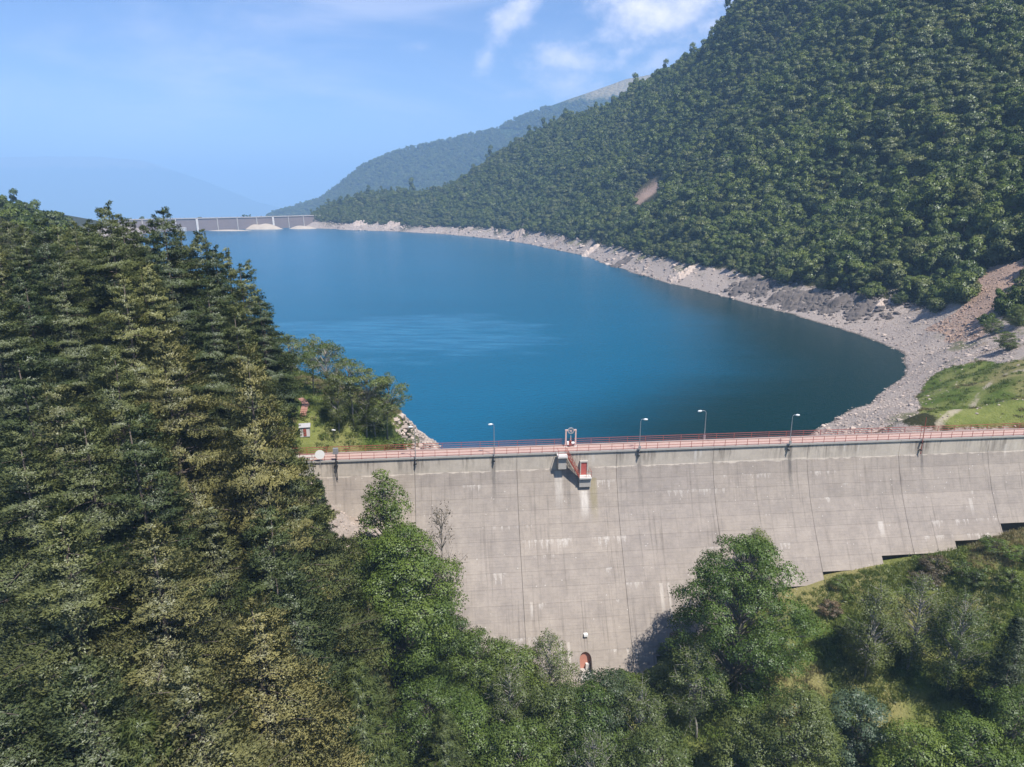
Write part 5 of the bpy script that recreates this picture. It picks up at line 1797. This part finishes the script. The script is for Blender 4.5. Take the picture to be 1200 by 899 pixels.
for i, (a, b_, rd, h2, lab) in enumerate([
    (874, 341, 9, 3.2, 'leftmost of the dark crags above the right beach'), (893, 345, 8, 3.0, 'dark crag split in slabs, second from the left above the right beach'),
    (915, 352, 8, 2.6, 'low dark crag between the two bigger ones under the forest'), (932, 358, 8, 3.4, 'black shadowed crag under the forest edge above the right beach'),
    (955, 360, 7, 2.6, 'dark broken rock left of the largest black crag'), (985, 362, 8, 4.0, 'largest black crag at the forest foot, above the widest part of the beach'),
    (1008, 368, 7, 3.0, 'dark rock right of the largest black crag'), (1032, 358, 6, 2.2, 'brown rock below the dark bush near the scree'),
    (727, 309, 11, 4.0, 'dark headland rock half way along the right shore'), (690, 296, 11, 3.5, 'grey headland rock further along the right shore'),
    (610, 273, 14, 6, 'pale brown cliff under the trees far along the shore'), (655, 283, 11, 4, 'grey rock rib running down to the water far along the shore'),
    (545, 271, 14, 5, 'small grey cliff far along the shore near the green patch'), (460, 264, 16, 6, 'pale cliff on the shore not far from the far dam'),
    (422, 263, 16, 7, 'light brown cliff beside the right end of the far dam'), (800, 322, 9, 3, 'grey ribs of rock above the bend of the right shore')]):
    outcrop(a, b_ - (5 if 860 < a < 1020 else 0), rd * (1.25 if 860 < a < 1020 else 1), h2 * (1.25 if 860 < a < 1020 else 1.3), lab, M_drock if i in (0, 1, 2, 3, 4, 5, 6, 8) else M_rock, i)

BD = [rock_mesh(60 + i, M_drock, 2) for i in range(5)]
bp = []
for a, b_ in ((868, 338), (886, 342), (905, 346), (925, 351), (945, 355), (962, 355), (980, 357), (1000, 360), (1018, 366), (1040, 362)):
    d = pray(a, b_)
    T_ = np.linspace(100, 900, 5000)
    k = int(np.argmax(CAMZ + d[2] / d[1] * T_ < hgt(d[0] / d[1] * T_, T_)))
    n_b = 75
    q = np.stack([d[0] / d[1] * T_[k] + rng.normal(0, 6.5, n_b), T_[k] + rng.normal(0, 7, n_b)], 1)
    bp.append(np.concatenate([q, hgt(q[:, 0], q[:, 1])[:, None]], 1))
bp = np.concatenate(bp)
bp = bp[bp[:, 2] > 1.5]
scatter('boulders', BD, bp, np.clip(rng.lognormal(-.05, .5, len(bp)), .35, 2.6), rng.uniform(0, 6.28, len(bp)), rng.integers(0, 5, len(bp)), 'dark angular boulders heaped between the crags at the forest foot above the right beach', 'boulders')

# ---------------------------------------------------------------- grass tufts and weeds on the meadows
def tuft(seed, n=60, h=.5, mt=None):
    r = np.random.default_rng(seed)
    P = np.concatenate([r.normal(0, .32, (n, 2)), np.zeros((n, 1))], 1)
    V, F = blades(P, np.tile([0, 0, 1.0], (n, 1)), h, .05, r, .45)
    return mesh_np('tuft', V, F, [mt], tint=np.repeat(r.uniform(0, 1, n), 3))


L_grass = leaf_mat('grass_blades', (0.095, 0.135, 0.034), (0.215, 0.240, 0.085), .35)
L_straw = leaf_mat('straw_blades', (0.14, 0.12, 0.06), (0.27, 0.235, 0.13), .2)
TF = [tuft(1, h=.32, mt=L_grass), tuft(2, h=.28, mt=L_grass), tuft(3, h=.5, mt=L_grass), tuft(4, h=.32, mt=L_straw), bpy.data.meshes.new('x')]
V, F, T, mb = broadleaf_meshes(260, 1.1, .75, .02, 12, .07, 110, (.22, .38), shape='round')
TF[4] = mesh_np('weed', V, F, [L_mid], tint=T[0], nrm=T[1])
P, d_ = scatter_where(26000, 10, 165, 50, 125, lambda x, y, z, px, py, pd: ((np.stack([x, y], 1) - DO[:2]) @ DN[:2] < -1.0 - face_off(np.clip(20 - z, 0, 40))) & (fbm(x / 6, y / 6, 3, 9) > -.22))
P2, _ = scatter_where(7000, 60, 230, 120, 220, lambda x, y, z, px, py, pd: inpoly(x, y, MEADOW) & (fbm(x / 8, y / 8, 2, 4) < .2) & (segdist(x, y, TRACK) > 1.6))
P3, _ = scatter_where(7000, -75, -22, 112, 185, lambda x, y, z, px, py, pd: (z > 14.5) & (segdist(x, y, PATHL) > 1.3))
P = np.concatenate([P, P2, P3])
wh = rng.integers(0, 3, len(P))
wh = np.where(fbm(P[:, 0] / 14, P[:, 1] / 14, 2, 31) > .12, 3, wh)
wh = np.where((rng.random(len(P)) < .015) & (np.arange(len(P)) < 20000), 4, wh)
scatter('grass', TF, P, rng.uniform(.6, 1.4, len(P)), rng.uniform(0, 6.28, len(P)), wh, 'short green and straw coloured grass and weeds on the banks beside the dam', 'grass')

# ---------------------------------------------------------------- small things on the left bank
def brick_path():
    pts = [atz(356, 492, 21.8), atz(359, 478, 22.3), atz(356, 468, 23), atz(351, 460, 24)]
    L = []
    for p, q in zip(pts[:-1], pts[1:]):
        for f in np.linspace(0, 1, 8, endpoint=False):
            L.append(p + (q - p) * f)
    root = empty('brick_path', (float(L[0][0]), float(L[0][1]), 0), 0, 'narrow red brick path curving up the grass at the edge of the conifers', 'path')
    bmh = MB().box(-.29, .29, -.36, .36, -.25, .06).mesh('slab', [flat('brick_red_paving', (.33, .18, .14), .85)])
    for k, p in enumerate(L):
        nx_ = L[min(k + 1, len(L) - 1)] - L[max(k - 1, 0)]
        z_ = float(hgt(p[0], p[1])[0])
        for sx in (-.3, .3):
            a = math.atan2(nx_[1], nx_[0]) - math.pi / 2
            s = link('slab', bmh, root)
            s.location = (float(p[0] - L[0][0]) + math.cos(a) * sx, float(p[1] - L[0][1]) + math.sin(a) * sx, z_ + .12)
            s.rotation_euler = (0, 0, a)


brick_path()


def on_land(px, py):
    d = pray(px, py)
    T_ = np.linspace(60, 1400, 8000)
    g_ = hgt(d[0] / d[1] * T_, T_)
    k = int(np.argmax(CAMZ + d[2] / d[1] * T_ < g_))
    return float(d[0] / d[1] * T_[k]), float(T_[k]), float(g_[k])


x, y, z = on_land(358, 510)
o = empty('hut', (x, y, z), R(12), 'small white and grey hut at the foot of the brick path', 'hut')
o.scale = (.72, .72, .72)
link('wall', MB().box(-1.1, 1.1, -.9, .9, -.3, 2.1).mesh('wall', [M_pale]), o)
link('roof', MB().add([(-1.35, -1.15, 2.1), (1.35, -1.15, 2.1), (1.35, 1.15, 2.1), (-1.35, 1.15, 2.1), (-1.35, 0, 2.85), (1.35, 0, 2.85)], [(0, 1, 5, 4), (2, 3, 4, 5), (0, 4, 3), (1, 2, 5), (0, 3, 2, 1)]).mesh('roof', [M_galv]), o)
link('door', MB().box(-.35, .35, -.97, -.903, -.1, 1.75).mesh('door', [M_red]), o)
x, y, z = on_land(335, 453)
x2, y2, z2 = on_land(318, 446)
o = empty('white_wall', (x, y, z), 0, 'low white wall at the top of the brick path above the lake', 'wall')
dxw, dyw = (x2 - x), (y2 - y)
L = math.hypot(dxw, dyw)
o.rotation_euler = (0, 0, math.atan2(dyw, dxw))
for k in range(max(2, int(L / 2.4))):
    link('wall_panel', MB().box(k * 2.4 - 2.3, k * 2.4 - .02, -.15, .15, -.6, 1.0 + .0 * k).mesh('wall_panel', [M_white]), o)
    link('cap', MB().box(k * 2.4 - 2.3, k * 2.4 - .02, -.2, .2, 1.003, 1.1).mesh('cap', [M_pale]), o)
x, y, z = on_land(392, 520)
o = empty('garden_lamp', (x, y, z), 0, 'short lamp with a white head standing on the grass of the spit', 'street lamp')
link('pole', MB().tube([(0, 0, 0), (0, 0, 2.2)], .05, 8).mesh('pole', [M_dark]), o)
link('lamp_head', MB().tube([(-.35, 0, 2.25), (-.15, 0, 2.32), (.35, 0, 2.25)], [.08, .16, .08], 8).mesh('lamp_head', [M_white]), o)
x, y, z = on_land(1010, 497)

# ---------------------------------------------------------------- haze
M_haze, g = mat('haze')
pv = g.n('ShaderNodeVolumePrincipled')
pv.inputs['Color'].default_value = HAZE_COLOR + (1,)
pv.inputs['Density'].default_value = HAZE_DENSITY
pv.inputs['Anisotropy'].default_value = -.2
g.out(None, pv.outputs[0])
link('haze', MB().box(-17500, 17500, -9800, 32000, -445, 790).mesh('haze', [M_haze]), kind='stuff', label='blue summer haze filling the valley', cat='haze')
